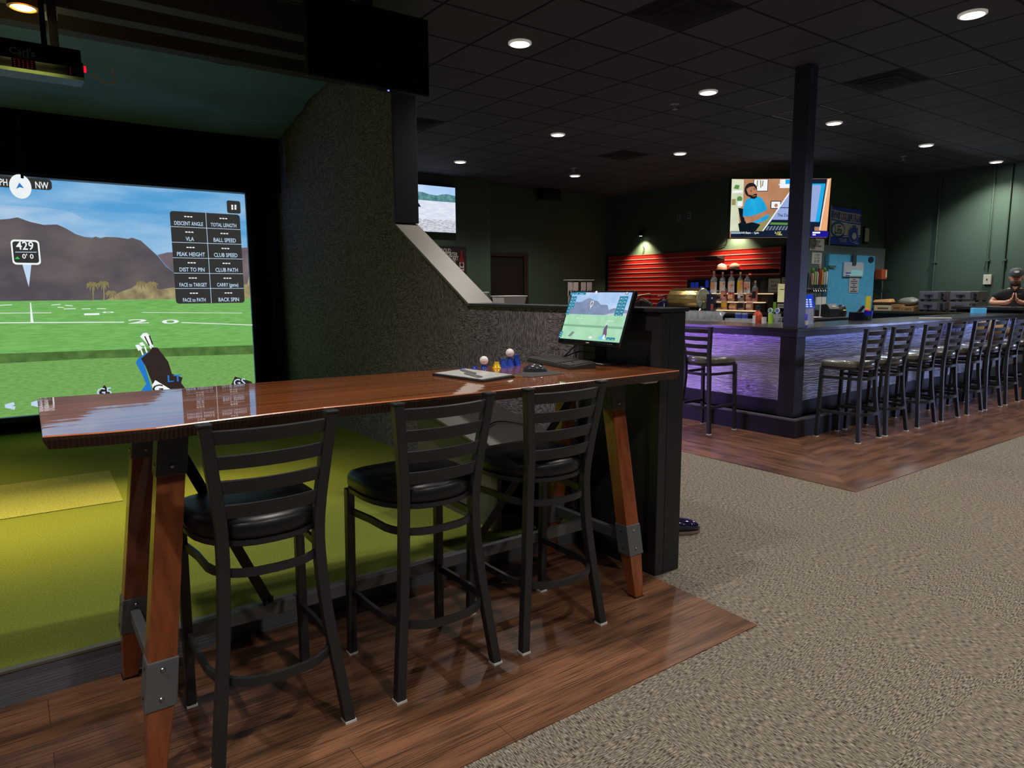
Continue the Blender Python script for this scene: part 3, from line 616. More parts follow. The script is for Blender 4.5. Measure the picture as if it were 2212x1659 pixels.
# red slat wall
M_red = mat('red slat laminate', S(196, 40, 34), 0.35, 0, 0.12, 3)
M_slot = mat('aluminium slot', S(214, 190, 176), 0.35, 0.0, 0.1, 10)
sw = thing('slat_wall_panel', 'red slat wall panel with silver grooves behind the bar', 'wall panel', (0, 0, 0))
y0, y1, zt_, zb_ = 7.17, 11.52, 2.17, 0.95
mb = MB(); ms = MB(); n = 13; h = (zt_-zb_)/n
for i in range(n):
    z = zb_+i*h; mb.box(11.105, 11.149, y0, y1, z+0.013, z+h); ms.box(11.1, 11.149, y0, y1, z, z+0.0128)
mb.build('slats', M_red, sw); ms.build('groove', M_slot, sw)
MB().box(11.09, 11.149, y0-0.06, y0-0.001, zb_, zt_+0.02).box(11.09, 11.149, y1+0.001, y1+0.05, zb_, zt_+0.01).build('end_trim', M_black, sw)
MB().box(11.1, 11.149, y0, y1, zt_, zt_+0.012).build('top_trim', mat('worn edge', S(150, 96, 70), 0.5), sw)
for i, (lab, a, b) in enumerate((('small black slat shelf high on the red panel', 8.36, 8.9), ('black slat shelf holding two caps on the red panel', 7.86, 8.5), ('black slat shelf at the right end of the red panel', 7.2, 7.78))):
    z = (2.06, 1.80, 1.80)[i]
    tag(MB().prism([(11.10, z), (10.86, z), (10.86, z-0.02), (11.10, z-0.075)], 'y', a, b).build('slat_shelf', M_black, bevel=0.003), lab, 'shelf', 'shelves on the slat wall')
def cap(loc, rz, c, lab):
    o = thing('baseball_cap', lab, 'cap', loc, rz, 'caps on the slat shelf')
    MB().lathe([(0.088, 0), (0.092, 0.03), (0.085, 0.07), (0.06, 0.105), (0.02, 0.12), (0.0001, 0.122)], n=18, sy=1.15).build('crown', c[0], o, smooth=1)
    MB().prism([(-0.082, -0.04)] + [(0.09*math.sin(t), -0.075-0.10*math.cos(t)) for t in [(-PI/2)+PI*k/10 for k in range(11)]] + [(0.082, -0.04)], 'z', 0.0, 0.010).build('brim', c[1], o)
    MB().ball((0, 0, 0.122), 0.008).build('button', c[1], o)
M_tanc = mat('tan cotton', S(196, 160, 140), 0.85, 0, 0.15, 30); M_pink = mat('pale pink cotton', S(206, 176, 168), 0.85, 0, 0.12, 30); M_darkc = mat('dark cotton', S(50, 44, 44), 0.85, 0, 0.2, 30)
cap((10.98, 8.33, 1.801), -PI/2+0.35, (M_pink, M_tanc), 'pale pink baseball cap on the left of the slat shelf')
cap((10.985, 8.05, 1.801), -PI/2+0.2, (M_tanc, M_darkc), 'tan and dark baseball cap on the right of the slat shelf')
# hanging garments
def garment(y, x, c, lab, w):
    o = thing('hanging_shirt', lab, 'shirt', (x, y, 0), 0, 'shirts on the slat wall')
    vs = [(-w, 1.0), (-w*1.02, 1.10), (-w*0.86, 1.165), (-w*0.3, 1.225), (w*0.3, 1.225), (w*0.86, 1.165), (w*1.02, 1.10), (w, 1.0)]
    MB().prism([(-w, 0.62)] + vs + [(w, 0.62)], 'x', -0.05, 0.05).build('fabric', c, o, bevel=0.03, seg=3)
    MB().tube(smooth_path([(-0.055, -w*0.8, 1.18), (-0.06, 0, 1.265), (-0.055, w*0.8, 1.18)]), 0.012).tube(smooth_path([(0, 0, 1.26), (0, 0.02, 1.30), (0, -0.01, 1.325)]), 0.005).build('hanger', M_black, o)
    MB().tube([(11.10-x, 0, 1.345), (-0.02, 0, 1.33), (-0.22, -0.02, 1.30), (-0.24, -0.02, 1.315)], 0.013).build('hook_arm', mat('pale hook metal', S(190, 184, 180), 0.4), o)
    return o
g = garment(10.24, 10.9, mat('dark grey knit', S(48, 46, 52), 0.9, 0, 0.3, 30, bump=0.3), 'dark grey shirt hanging on the slat wall beside the monitor', 0.26)
g = garment(9.62, 10.9, mat('navy and black knit', S(34, 38, 84), 0.9, 0, 0.3, 6, bump=0.3), 'navy and black shirt with white tag hanging on the slat wall', 0.22)
MB().cbox((-0.085, -0.04, 1.13), (0.004, 0.035, 0.075)).build('price_tag', M_white, g)
# sconces
for i, (y, z, lab) in enumerate(((10.46, 2.575, 'small wall spotlight shining down on the left of the red panel'), (8.12, 2.62, 'small wall spotlight under the large television'))):
    o = thing('wall_spotlight', lab, 'light', (11.02, y, z), 0, 'spotlights over the red panel')
    MB().lathe([(0.03, 0.10), (0.05, 0.08), (0.056, -0.01), (0.05, -0.01), (0.045, 0.02)], n=16).build('shade', M_black, o, smooth=0.8)
    MB().lathe([(0.0001, -0.012), (0.03, -0.008), (0.045, 0.006)], n=14).build('lamp', emis('spot lamp', (1, 0.9, 0.72, 1), 9), o, smooth=1)
    MB().tube([(0, 0, 0.09), (0.04, 0, 0.12), (0.128, 0, 0.12)], 0.012).build('arm', M_black, o)
tag(MB().tube(smooth_path([(11.13,10.485,2.514), (11.13,10.524,2.458), (11.13,10.508,2.379), (11.13,10.466,2.318), (11.13,10.503,2.183)]), 0.006).build('cable', M_black, smooth=1), 'black cable below the left wall spotlight', 'cable')
tag(MB().tube(smooth_path([(11.13,8.334,2.419), (11.13,8.37,2.283), (11.13,8.538,2.24), (11.13,8.622,2.191), (11.13,8.707,2.142)]), 0.006).build('cable', M_black, smooth=1), 'black cable from the large television to the red panel', 'cable')
for i, (q, lab) in enumerate((((11.14,9.534,2.888), 'left grey wall outlet above the red panel'), ((11.14,9.275,2.894), 'right grey wall outlet above the red panel'))):
    o = thing('wall_outlet', lab, 'outlet', (11.149, q[1], q[2]), 0, 'outlets above the red panel')
    MB().box(-0.012, 0, -0.04, 0.04, -0.06, 0.06).build('plate', mat('grey plate', S(150, 152, 156), 0.5), o, bevel=0.003)
    MB().box(-0.016, -0.0125, -0.018, 0.018, 0.008, 0.04).box(-0.016, -0.0125, -0.018, 0.018, -0.04, -0.008).build('socket', M_black, o)
# cooler wall
co = thing('walk_in_cooler', 'grey walk-in cooler front with cyan-lit steel door', 'cooler', (0, 0, 0))
M_coolwall = mat('grey embossed aluminium', S(104, 118, 120), 0.5, 0.2, 0.12, 60)
cx0, cx1, cz = 10.92, 13.62, 2.19
MB().box(cx0, cx1, 6.60, 6.749, 0, cz).build('wall_panel', M_coolwall, co)
def cyan_lit_door():
    m, nt, out = newmat('steel with painted cyan light')  # plain steel; the cyan light on it is painted into the colour
    b = N(nt, 'ShaderNodeBsdfPrincipled', Roughness=0.38, Metallic=0.25)
    nz = noise_at(nt, 8); vo = N(nt, 'ShaderNodeTexVoronoi', Scale=11); tc = N(nt, 'ShaderNodeTexCoord'); nt.links.new(tc.outputs['Object'], vo.inputs['Vector'])
    c = mix(nt, S(84, 182, 236), S(112, 206, 250), nz.outputs['Fac']); c = mix(nt, c, S(74, 162, 214), ramp(nt, vo.outputs['Distance'], 0.2, 0.5, (.3, .3, .3, 1), (0, 0, 0, 1)))
    nt.links.new(c, b.inputs['Base Color']); nt.links.new(b.outputs[0], out.inputs[0]); return m
dz0, dz1 = 0.12, 2.035; dx0, dx1 = 11.52, 13.10
dr = MB().box(dx0, dx1, 6.52, 6.599, dz0, dz1).build('door', cyan_lit_door(), co, bevel=0.008)
q = (12.935,1.967); MB().lathe([(0.0001, 0), (0.1, 0), (0.1, 0.008), (0.0001, 0.010)], n=24, sy=0.55).build('badge', mat('dark oval badge', S(30, 50, 70), 0.35), dr).matrix_local = Matrix.Translation((q[0], 6.519, q[1])) @ Matrix.Rotation(PI/2, 4, 'X') @ Matrix.Rotation(0, 4, 'Z')
q = (11.603,1.821); MB().box(q[0]-0.12, q[0]+0.10, 6.49, 6.519, q[1]-0.02, q[1]+0.02).build('hinge', M_chrome, dr, bevel=0.004)
q = (12.937,1.17); MB().box(q[0]-0.09, q[0]+0.09, 6.516, 6.519, q[1]-0.15, q[1]+0.13).build('yellow_label', mat('yellow label', S(236, 208, 60), 0.5), dr)
MB().box(dx0, dx1, 6.5, 6.519, 0.92, 0.955).build('kick_rail', M_steel, dr)
o = thing('clipboard', 'white whiteboard clipped to the cooler door', 'board', (0, 0, 0))
a, b = (11.967,1.906), (12.636,1.653)
MB().box(a[0], b[0], 6.49, 6.515, b[1], a[1]).build('board', mat('grey white board', S(190, 196, 206), 0.3), o, bevel=0.004)
MB().prism([(b[0]-0.38, b[1]+0.12), (b[0]-0.02, a[1]-0.14), (b[0]-0.02, b[1]+0.02), (a[0]+0.1, b[1]+0.02)], 'y', 6.4885, 6.4895).build('painted_sheen', mat('pale cyan sheen', S(170, 236, 240), 0.3), o)  # pale sheen on the board, put in as a flat cyan shape
pc = Pic((0, 6.488, 0), (1, 0, 0), (0, 0, 1)); pc.n = Vector((0, -1, 0)); pc.rect((a[0]+0.06, a[1]-0.2), (a[0]+0.24, a[1]-0.18)); pc.rect((a[0]+0.06, a[1]-0.24), (a[0]+0.2, a[1]-0.225)); pc.build('print', mat('violet ink', S(80, 70, 170), 0.6), o)
q = (12.287,1.985); MB().box(q[0]-0.06, q[0]+0.06, 6.47, 6.489, q[1]-0.13, q[1]+0.10).build('clip', M_steel, o, bevel=0.01)
def notice(pl, a, b, lab, lines, cat='notice', nm='paper_notice', col=None, ax='y', g=None):
    o = thing(nm, lab, cat, (0, 0, 0), 0, g)
    a0, b0 = (min(a[0], b[0]), min(a[1], b[1])), (max(a[0], b[0]), max(a[1], b[1])); w, h = b0[0]-a0[0], b0[1]-a0[1]
    if ax == 'y':
        MB().box(a0[0], b0[0], pl, pl+0.004, a0[1], b0[1]).build('sheet', col or M_white, o)
        pc = Pic((0, pl-0.001, 0), (1, 0, 0), (0, 0, 1)); pc.n = Vector((0, -1, 0)); f = lambda t: a0[0]+w*t
    else:
        MB().box(pl, pl+0.004, a0[0], b0[0], a0[1], b0[1]).build('sheet', col or M_white, o)
        pc = Pic((pl-0.001, 0, 0), (0, -1, 0), (0, 0, 1)); pc.n = Vector((-1, 0, 0)); f = lambda t: -(b0[0]-w*t)
    for i, t_ in enumerate(lines):
        z = b0[1]-h*(i+0.8)/(len(lines)+0.6)
        if t_.startswith('_'): pc.rect((f(0.5-float(t_[1:])/2), z-0.006), (f(0.5+float(t_[1:])/2), z+0.006))
        else: pc.text(t_, (f(0.5), z), min(0.075, w*1.15/max(4, len(t_))), 0)
    pc.build('print', M_ink, o)
notice(6.512, (12.205,1.634), (12.543,1.369), 'grey typed notice low on the cooler door', ['_.3', '_.7', '_.6', '_.2', '_.7', '_.2', '_.7'], col=mat('grey paper', S(176, 172, 176), 0.7))
notice(6.594, (11.025,2.29), (11.462,2.088), 'white notice reading Sign In left of the cooler door', ['Sign In', '#27', 'No Winner', ''])
notice(6.594, (11.105,2.055), (11.411,1.867), 'small white flip notice below the sign in notice', ['1 FLIP', '1 IN A ROW', '$1.00'])
# flag
fl = thing('flag', 'blue and white Go Brew Crew flag above the cooler', 'flag', (0, 0, 0))
a, b = (11.87, 2.225), (12.88, 2.875)
def flagcloth():
    mb = MB(); nx = 16
    for i in range(nx):
        x = a[0]+(b[0]-a[0])*i/nx; x2 = a[0]+(b[0]-a[0])*(i+1)/nx
        mb.box(x, x2, 6.72, 6.73, a[1], b[1])
    return mb
flagcloth().build('cloth', mat('royal blue cloth', S(62, 100, 226), 0.7, 0, 0.12, 5), fl)
p = Pic((0, 6.718, 0), (1, 0, 0), (0, 0, 1)); p.n = Vector((0, -1, 0))
FM = [mat('flag white', S(246, 248, 252), 0.7, 0, 0.08, 5), mat('flag gold', S(250, 226, 150), 0.7), mat('flag royal', S(62, 104, 230), 0.7), mat('flag cyan', S(70, 150, 190), 0.7), mat('flag navy', S(20, 36, 86), 0.7), mat('flag red', S(196, 70, 70), 0.7)]
W, H = b[0]-a[0], b[1]-a[1]
def fx(u, v): return (a[0]+W*u, b[1]-H*v)
p.poly([fx(0, .08), fx(.5, .12), fx(1, .14), fx(1, .16), fx(.5, .14), fx(0, .10)], 0); p.poly([fx(0, .30), fx(.5, .35), fx(1, .36), fx(1, .38), fx(.5, .37), fx(0, .32)], 0)
p.text('GO BREW CREW!', fx(.5, .225), 0.172, 1, sx=0.68, sy=1.25)
p.poly([fx(0, .36), fx(.5, .40), fx(1, .42), fx(1, .70), fx(.6, .74), fx(.3, .72), fx(0, .80)], 0)
p.poly([fx(.4, .76), fx(1, .73), fx(1, .75), fx(.4, .79)], 0)
p.disc(fx(.22, .60), 0.24, 4, 0.14); p.disc(fx(.22, .60), 0.225, 3, 0.128); p.disc(fx(.24, .60), 0.2, 0, 0.105); p.text('Lite', fx(.235, .61), 0.19, 4, sx=0.9); p.rect(fx(.2, .49), fx(.32, .52), 5)
gx, gy = fx(.76, .66)
p.disc((gx, gy-0.055), 0.165, 1, 0.115)
for k, (dx, hh) in enumerate(((-0.1, .10), (-0.035, .15), (0.03, .15), (0.095, .11))): p.rrect((gx+dx-0.042, gy-0.05), (gx+dx+0.042, gy+hh), 0.03, 1)
p.rrect((gx-0.19, gy-0.08), (gx-0.11, gy+0.06), 0.03, 1)
p.disc((gx, gy-0.055), 0.15, 2, 0.105)
for k, (dx, hh) in enumerate(((-0.1, .09), (-0.035, .14), (0.03, .14), (0.095, .10))): p.rrect((gx+dx-0.029, gy-0.05), (gx+dx+0.029, gy+hh), 0.02, 2)
p.rrect((gx-0.178, gy-0.07), (gx-0.122, gy+0.05), 0.02, 2)
p.disc((gx+0.01, gy-0.05), 0.082, 1, 0.062); p.disc((gx+0.01, gy-0.05), 0.07, 0, 0.053)
p.text('TEAM', fx(.38, .88), 0.10, 0); p.rect(fx(.8, .93), fx(.93, .95), 0)
p.build('print', FM, fl)
MB().tube([(11.85, 6.725, 2.2), (11.85, 6.725, 2.9)], 0.014).build('pole', M_white, fl)
nt_ = thing('framed_notice', 'small framed cream notice right of the flag', 'picture', (0, 0, 0))
MB().box(13.03, 13.21, 6.715, 6.749, 2.29, 2.58).build('frame', M_black, nt_); MB().box(13.045, 13.195, 6.712, 6.7145, 2.31, 2.56).build('sheet', mat('cream paper', S(190, 184, 160), 0.7), nt_)
# shelves by the cooler edge with an orange box
for i, z in enumerate((1.615, 1.40)):
    tag(MB().box(13.14, 13.56, 6.42, 6.598, z-0.03, z).build('wall_shelf', M_black, bevel=0.003), ('upper' if i == 0 else 'lower') + ' small black shelf right of the cooler door', 'shelf', 'shelves beside the cooler')
ob = thing('carton', 'orange printed carton on the upper shelf by the cooler', 'box', (13.33, 6.5, 1.615))
MB().box(-0.12, 0.09, -0.06, 0.06, 0, 0.18).build('body', mat('orange card', S(190, 84, 44), 0.6), ob); MB().box(0.03, 0.07, -0.063, -0.061, 0.03, 0.16).build('print', M_white, ob)

# conduits on the right wall
for i, (y, lab) in enumerate(((5.80, 'leftmost green painted conduit on the right wall'), (4.95, 'middle green painted conduit on the right wall'), (4.70, 'rightmost green painted conduit behind the man'))):
    o = thing('electrical_conduit', lab, 'conduit', (13.825, y, 0), 0, 'conduits on the right wall')
    MB().tube([(0, 0, 0.9 if i == 0 else (1.66 if i == 1 else 0.9)), (0, 0, ZC-0.002)], 0.017).build('pipe', M_green, o, smooth=1)
    MB().box(-0.02, 0.024, -0.035, 0.035, 1.9, 1.93).build('clamp', M_green, o)
q = (13.8,4.922,1.586)
o = thing('wall_outlet', 'white wall outlet on the right wall left of the man', 'outlet', (13.849, q[1], q[2]))
MB().box(-0.05, 0, -0.06, 0.06, -0.085, 0.085).build('box', mat('ivory plastic', S(214, 206, 186), 0.5), o, bevel=0.006); MB().box(-0.054, -0.0505, -0.01, 0.01, -0.015, 0.015).build('toggle', M_ink, o)
# ================================================================== BAR STOOLS
M_stool = M_blackmetal
def seat_outline(k=1.0, n=28):
    pts = []
    for i in range(n):
        t = 2*PI*i/n; c, s = math.cos(t), math.sin(t)
        e = 2/7.0 if s > 0 else 2/2.4          # squarish front, rounded rear
        x = 0.215*math.copysign(abs(c)**e, c); y = (0.185 if s > 0 else 0.235)*math.copysign(abs(s)**e, s)
        if s < 0: x *= 1-0.10*abs(s)
        pts.append((x*k, y*k+0.035))
    return pts
def stool_parts(t, M_seat):
    for s in (-1, 1):
        lg = MB().tube([(s*0.205, 0.205, 0.006), (s*0.2, 0.185, 0.695)], (0.032, 0.032), up=(0, 1, 0)).build('leg', M_stool, t, bevel=0.003)
        MB().cbox((s*0.205, 0.205, 0.006), (0.036, 0.036, 0.012)).build('foot_glide', M_glide, lg)
    path = smooth_path([(0.211, -0.21, 0.006), (0.194, -0.195, 0.15), (0.175, -0.18, 0.30), (0.160, -0.167, 0.45), (0.151, -0.161, 0.60), (0.150, -0.165, 0.70), (0.156, -0.178, 0.80), (0.168, -0.190, 0.90), (0.180, -0.204, 1.0), (0.190, -0.214, 1.078)], 4)
    for s in (-1, 1):
        lg = MB().tube([(s*p.x, p.y, p.z) for p in path], (0.036, 0.034), up=(0, 1, 0)).build('leg', M_stool, t, smooth=0.9, bevel=0.003)
        MB().cbox((s*0.211, -0.21, 0.006), (0.040, 0.040, 0.012)).build('foot_glide', M_glide, lg)
        MB().cbox((s*0.190, -0.214, 1.0785), (0.042, 0.042, 0.009)).build('post_cap', M_stool, lg, bevel=0.003)
    def py(z):
        for a, b in zip(path, path[1:]):
            if a.z <= z <= b.z: return a.lerp(b, (z-a.z)/(b.z-a.z))
        return path[-1]
    for z in (1.038, 0.960, 0.882, 0.804):
        q = py(z); y = q.y; pts = [(q.x*(i-6)/6.0, y-0.034*(1-((i-6)/6.0)**2), z) for i in range(13)]
        MB().tube(pts, (0.011, 0.042), up=(0, -0.25, 1)).build('back_slat', M_stool, t, smooth=0.5)
    o1 = seat_outline(1.0)
    def loop(k, z): return [((x)*k, (y-0.035)*k+0.035, z) for x, y in o1]
    MB().layers([loop(0.93, 0.703), loop(0.985, 0.706), loop(1.0, 0.72), loop(1.0, 0.738), loop(0.99, 0.750), loop(0.955, 0.762), loop(0.86, 0.770), loop(0.55, 0.776), loop(0.15, 0.777)]).build('seat', M_seat, t, smooth=1.2)
    MB().layers([loop(0.98, 0.683), loop(0.995, 0.686), loop(0.995, 0.702), loop(0.9, 0.7025)]).build('seat_pan', M_stool, t, smooth=0.6)
    def U(w, yb, z, w2):
        p = [(0.197, 0.19, z), (w, 0.05, z)] + [(w*math.copysign(abs(math.cos(a))**0.75, math.cos(a)), -0.02+(yb+0.02)*math.sin(a)**0.85, z) for a in [PI*k/14 for k in range(1, 14)]] + [(-w, 0.05, z), (-0.197, 0.19, z)]
        return p
    MB().tube(U(0.180, -0.20, 0.602, 0), (0.012, 0.026)).build('brace_ring', M_stool, t, smooth=0.6)
    MB().tube(U(0.200, -0.245, 0.268, 0), (0.014, 0.028)).build('footrest', M_stool, t, smooth=0.6)
GS = 'black ladder back stools at the wooden table'
st = thing('bar_stool', 'black ladder back bar stool at the left end of the wooden table', 'bar stool', (0.615, 2.30, 0), 0.0, GS)
stool_parts(st, M_vinyl)
dup(st, (1.222, 2.30, 0), 0.02, 'black ladder back bar stool in the middle of the wooden table')
dup(st, (1.785, 2.295, 0), -0.01, 'black ladder back bar stool at the right end of the wooden table near the monitor')
GB = 'black stools along the bar'
M_vinyl2 = mat('black vinyl with painted sheen', S(96, 94, 89), 0.3, 0, 0.12, 30, bump=0.03, coat=1.0)  # black vinyl; grey base stands in for the bar front's reflection
st = thing('bar_stool', 'black bar stool alone at the short left side of the bar', 'bar stool', (5.80, 4.535, 0), -PI/2, GB)
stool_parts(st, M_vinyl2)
ordw = ('nearest', 'second', 'third', 'fourth', 'fifth', 'sixth', 'seventh', 'eighth')
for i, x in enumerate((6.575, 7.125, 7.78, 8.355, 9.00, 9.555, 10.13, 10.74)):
    dup(st, (x, 3.435, 0), (0.03, -0.02, 0.02, 0, 0.02, -0.03, 0.02, 0)[i], ordw[i] + ' black bar stool from the corner column along the long bar side', GB)

# ================================================================== WOODEN BAR TABLE
def table_wood(name, stretch, base, dark, rough, coat):
    m, nt, out = newmat(name)
    b = N(nt, 'ShaderNodeBsdfPrincipled', Roughness=rough); b.inputs['Coat Weight'].default_value = coat; b.inputs['Coat Roughness'].default_value = 0.02; b.inputs['Coat IOR'].default_value = 1.8
    a = noise_at(nt, 1.0, stretch, 5); c = noise_at(nt, 1.0, tuple(x*0.35 for x in stretch), 3)
    col = mix(nt, base, dark, ramp(nt, a.outputs['Fac'], 0.42, 0.75)); col = mix(nt, col, sc(base, 1.25), ramp(nt, c.outputs['Fac'], 0.55, 0.75, (0, 0, 0, 1), (.6, .6, .6, 1)))
    nt.links.new(col, b.inputs['Base Color'])
    if coat == 0.0:      # thick clear lacquer: strong mirror sheen at grazing angles
        g = N(nt, 'ShaderNodeBsdfGlossy', Roughness=0.025); lw = N(nt, 'ShaderNodeLayerWeight', Blend=0.5); pw = N(nt, 'ShaderNodeMath', _operation='POWER'); pw.inputs[1].default_value = 2.1
        ml = N(nt, 'ShaderNodeMath', _operation='MULTIPLY_ADD'); ml.inputs[1].default_value = 0.95; ml.inputs[2].default_value = 0.03; x = N(nt, 'ShaderNodeMixShader')
        wv = noise_at(nt, 1.0, (0.8, 26, 1), 2); bw = N(nt, 'ShaderNodeBump', Strength=0.05, Distance=0.004); cn = N(nt, 'ShaderNodeCombineXYZ'); cn.inputs[1].default_value = -0.012; cn.inputs[2].default_value = 1.0
        nt.links.new(wv.outputs['Fac'], bw.inputs['Height']); nt.links.new(cn.outputs[0], bw.inputs['Normal']); nt.links.new(bw.outputs[0], g.inputs['Normal'])
        nt.links.new(lw.outputs['Facing'], pw.inputs[0]); nt.links.new(pw.outputs[0], ml.inputs[0]); nt.links.new(ml.outputs[0], x.inputs[0]); nt.links.new(b.outputs[0], x.inputs[1]); nt.links.new(g.outputs[0], x.inputs[2]); nt.links.new(x.outputs[0], out.inputs[0])
    else: nt.links.new(b.outputs[0], out.inputs[0])
    return m
M_top = table_wood('lacquered red brown wood', (1.2, 34, 20), S(200, 114, 62), S(116, 60, 34), 0.3, 0.0)
M_legw = table_wood('stained wood leg', (36, 36, 2.2), S(142, 76, 42), S(100, 52, 30), 0.35, 0.3)
def edge_mat():
    m, nt, out = newmat('saw marked dark table edge')
    b = N(nt, 'ShaderNodeBsdfPrincipled', Roughness=0.5)
    wv = N(nt, 'ShaderNodeTexWave', Scale=26.0, Distortion=2.5); wv.bands_direction = 'X'
    tc = N(nt, 'ShaderNodeTexCoord'); nt.links.new(tc.outputs['Object'], wv.inputs['Vector'])
    nz = noise_at(nt, 9)
    c = mix(nt, S(44, 26, 16), S(80, 49, 30), wv.outputs['Fac']); c = mix(nt, c, S(50, 28, 18), nz.outputs['Fac'])
    nt.links.new(c, b.inputs['Base Color']); bp = N(nt, 'ShaderNodeBump', Strength=0.5, Distance=0.004); nt.links.new(wv.outputs['Fac'], bp.inputs['Height']); nt.links.new(bp.outputs[0], b.inputs['Normal'])
    nt.links.new(b.outputs[0], out.inputs[0]); return m
tb = thing('bar_table', 'long glossy wooden slab table on splayed legs in front of the golf bay', 'table', (0, 0, 0))
front = [(0.047, 2.205), (0.17, 2.172), (0.314, 2.150), (0.486, 2.168), (0.65, 2.180), (0.82, 2.187), (1.05, 2.170), (1.25, 2.158), (1.474, 2.150), (1.75, 2.147), (2.03, 2.146), (2.3, 2.150), (2.553, 2.156)]
back = [(2.553, 2.86), (2.25, 2.868), (1.797, 2.881), (1.323, 2.923), (0.988, 2.949), (0.549, 2.976), (0.293, 3.0), (0.061, 3.024)]
outline = front + back
ZT = 1.075
def inset(k): 
    cx, cy = 1.3, 2.55
    return [(x+(k if x < 0.2 else (-k*0.0 if x > 2.5 else 0)), y+(k if y < 2.4 else -k)) for x, y in outline]
n = len(outline)
mbt = MB()
lo = [(x, y, ZT-0.04) for x, y in inset(0.012)]; mi = [(x, y, ZT-0.012) for x, y in outline]; hi = [(x, y, ZT-0.003) for x, y in inset(0.001)]; tp = [(x, y, ZT) for x, y in inset(0.005)]
vs = lo+mi+hi+tp; fs = []; ms_ = []
for L in range(3):
    for i in range(n):
        fs.append((L*n+i, L*n+(i+1) % n, (L+1)*n+(i+1) % n, (L+1)*n+i)); ms_.append(1 if L < 2 else 0)
fs += [tuple(range(3*n, 4*n)), tuple(range(n))[::-1]]; ms_ += [0, 1]
for f_, m_ in zip(fs, ms_): mbt.add([vs[i] for i in f_], [tuple(range(len(f_)))], m_)
mbt.build('tabletop', [M_top, edge_mat()], tb)
def wleg(foot, top, inward):
    f, t = Vector(foot), Vector(top); d = t-f
    def at(z): return f+d*(z/d.z)
    def ring(z, w, dp, o=0):
        c = at(z); return [(c.x-w/2, c.y-dp/2, z), (c.x+w/2, c.y-dp/2, z), (c.x+w/2, c.y+dp/2, z), (c.x-w/2, c.y+dp/2, z)]
    lg = MB().layers([ring(0.008, 0.05, 0.05), ring(0.235, 0.082, 0.072), ring(1.034, 0.082, 0.072)]).build('leg', M_legw, tb, bevel=0.003)
    MB().layers([ring(0.004, 0.056, 0.056), ring(0.008, 0.056, 0.056)]).build('foot_pad', M_black, lg)
    def sleeve(z0, z1, nm):
        mb = MB(); g = 0.004
        mb.layers([ring(z0, 0.082+2*g, 0.072+2*g), ring(z1, 0.082+2*g, 0.072+2*g)]); o = mb.build(nm, M_bracket, lg, bevel=0.003)
        bm_ = MB()
        for z in (z0+(z1-z0)*0.2, z0+(z1-z0)*0.8):
            c = at(z)
            for sy in (-1, 1):
                bm_.lathe([(0.0001, -0.004), (0.006, -0.003), (0.008, 0), (0.0001, 0.0005)], (c.x, c.y+sy*0.041, z), 10, 0, 'y')
            for sx in (-1, 1): bm_.lathe([(0.0001, -0.003), (0.008, 0), (0.0001, 0.003)], (c.x+sx*0.046, c.y, z), 10, 0, 'x')
        bm_.build('bolt', M_steel, lg)
    sleeve(0.205, 0.345, 'bracket'); sleeve(0.885, 1.034, 'bracket')
    return at
L1 = wleg((0.245, 2.185, 0), (0.395, 2.40, 1.034), 1)
L2 = wleg((0.262, 2.855, 0), (0.36, 2.66, 1.034), -1)
L3 = wleg((2.318, 2.185, 0), (2.336, 2.40, 1.034), 1)
L4 = wleg((2.318, 2.855, 0), (2.30, 2.66, 1.034), -1)
for a, b in ((L1, L2), (L3, L4)):
    p0, p1 = a(0.275), b(0.275)
    MB().tube([(p0.x, p0.y+0.042, 0.275), (p1.x, p1.y-0.042, 0.275)], (0.032, 0.05)).build('end_rail', M_bracket, tb, bevel=0.003)
    q0, q1 = a(1.015), b(1.015)
    MB().tube([(q0.x, q0.y+0.042, 1.012), (q1.x, q1.y-0.042, 1.012)], (0.05, 0.04)).build('top_rail', M_black, tb, bevel=0.003)
xa, xb = (L1(0.3).x+L2(0.3).x)/2, (L3(0.3).x+L4(0.3).x)/2
MB().tube([(xa+0.017, 2.52, 0.275), (xb-0.017, 2.52, 0.275)], (0.032, 0.05)).build('long_rail', M_bracket, tb, bevel=0.003)
for (xt, xbm) in ((0.40, 0.70), (2.27, 1.62)):
    br = MB().tube([(xt, 2.53, 1.0), (xbm, 2.53, 0.305)], (0.008, 0.036), up=(1, 0, 0.6)).build('brace', M_black, tb)
    MB().lathe([(0.011, 0), (0.011, 0.018), (0.0001, 0.02)], (xbm+0.01, 2.53, 0.30), 10).build('bolt', M_black, br)
tag(MB().layers([[(a*0.5, b*0.5, -0.018) for a, b in ((-.085, -.04), (.085, -.04), (.085, .04), (-.085, .04))], [(a*0.6, b*0.6, 0) for a, b in ((-.085, -.04), (.085, -.04), (.085, .04), (-.085, .04))]]).build('under_table_box', M_glide, bevel=0.004), 'small white plastic box fixed under the right end of the table', 'box').location = (2.43, 2.24, 1.034)

# ================================================================== THINGS ON THE TABLE
GT = 'golf tees on the table'
def tee_cone(loc, lab, m, r0, r1, h, slots=6):
    o = thing('rubber_tee', lab, 'golf tee', loc, 0, GT)
    MB().lathe([(r0*1.15, 0), (r0*1.15, 0.004), (r0, 0.006), (r1*1.12, h*0.85), (r1*1.3, h*0.87), (r1*1.25, h), (r1*0.7, h), (r1*0.7, h-0.004)], n=18).build('body', m, o, smooth=0.6)
    mb = MB()
    for k in range(slots):
        a = 2*PI*k/slots; mb.X = Matrix.Rotation(a, 4, 'Z'); rm = (r0+r1*1.12)/2
        mb.tube([(r0*0.98, 0, 0.008), (r1*1.12+0.001, 0, h*0.8)], (0.006, 0.004), up=(1, 0, 0))
    mb.build('rib', mat('tee rib ' + lab[:6], S(30, 60, 150) if m is M_blueplastic else S(200, 160, 20), 0.4), o)
    return o
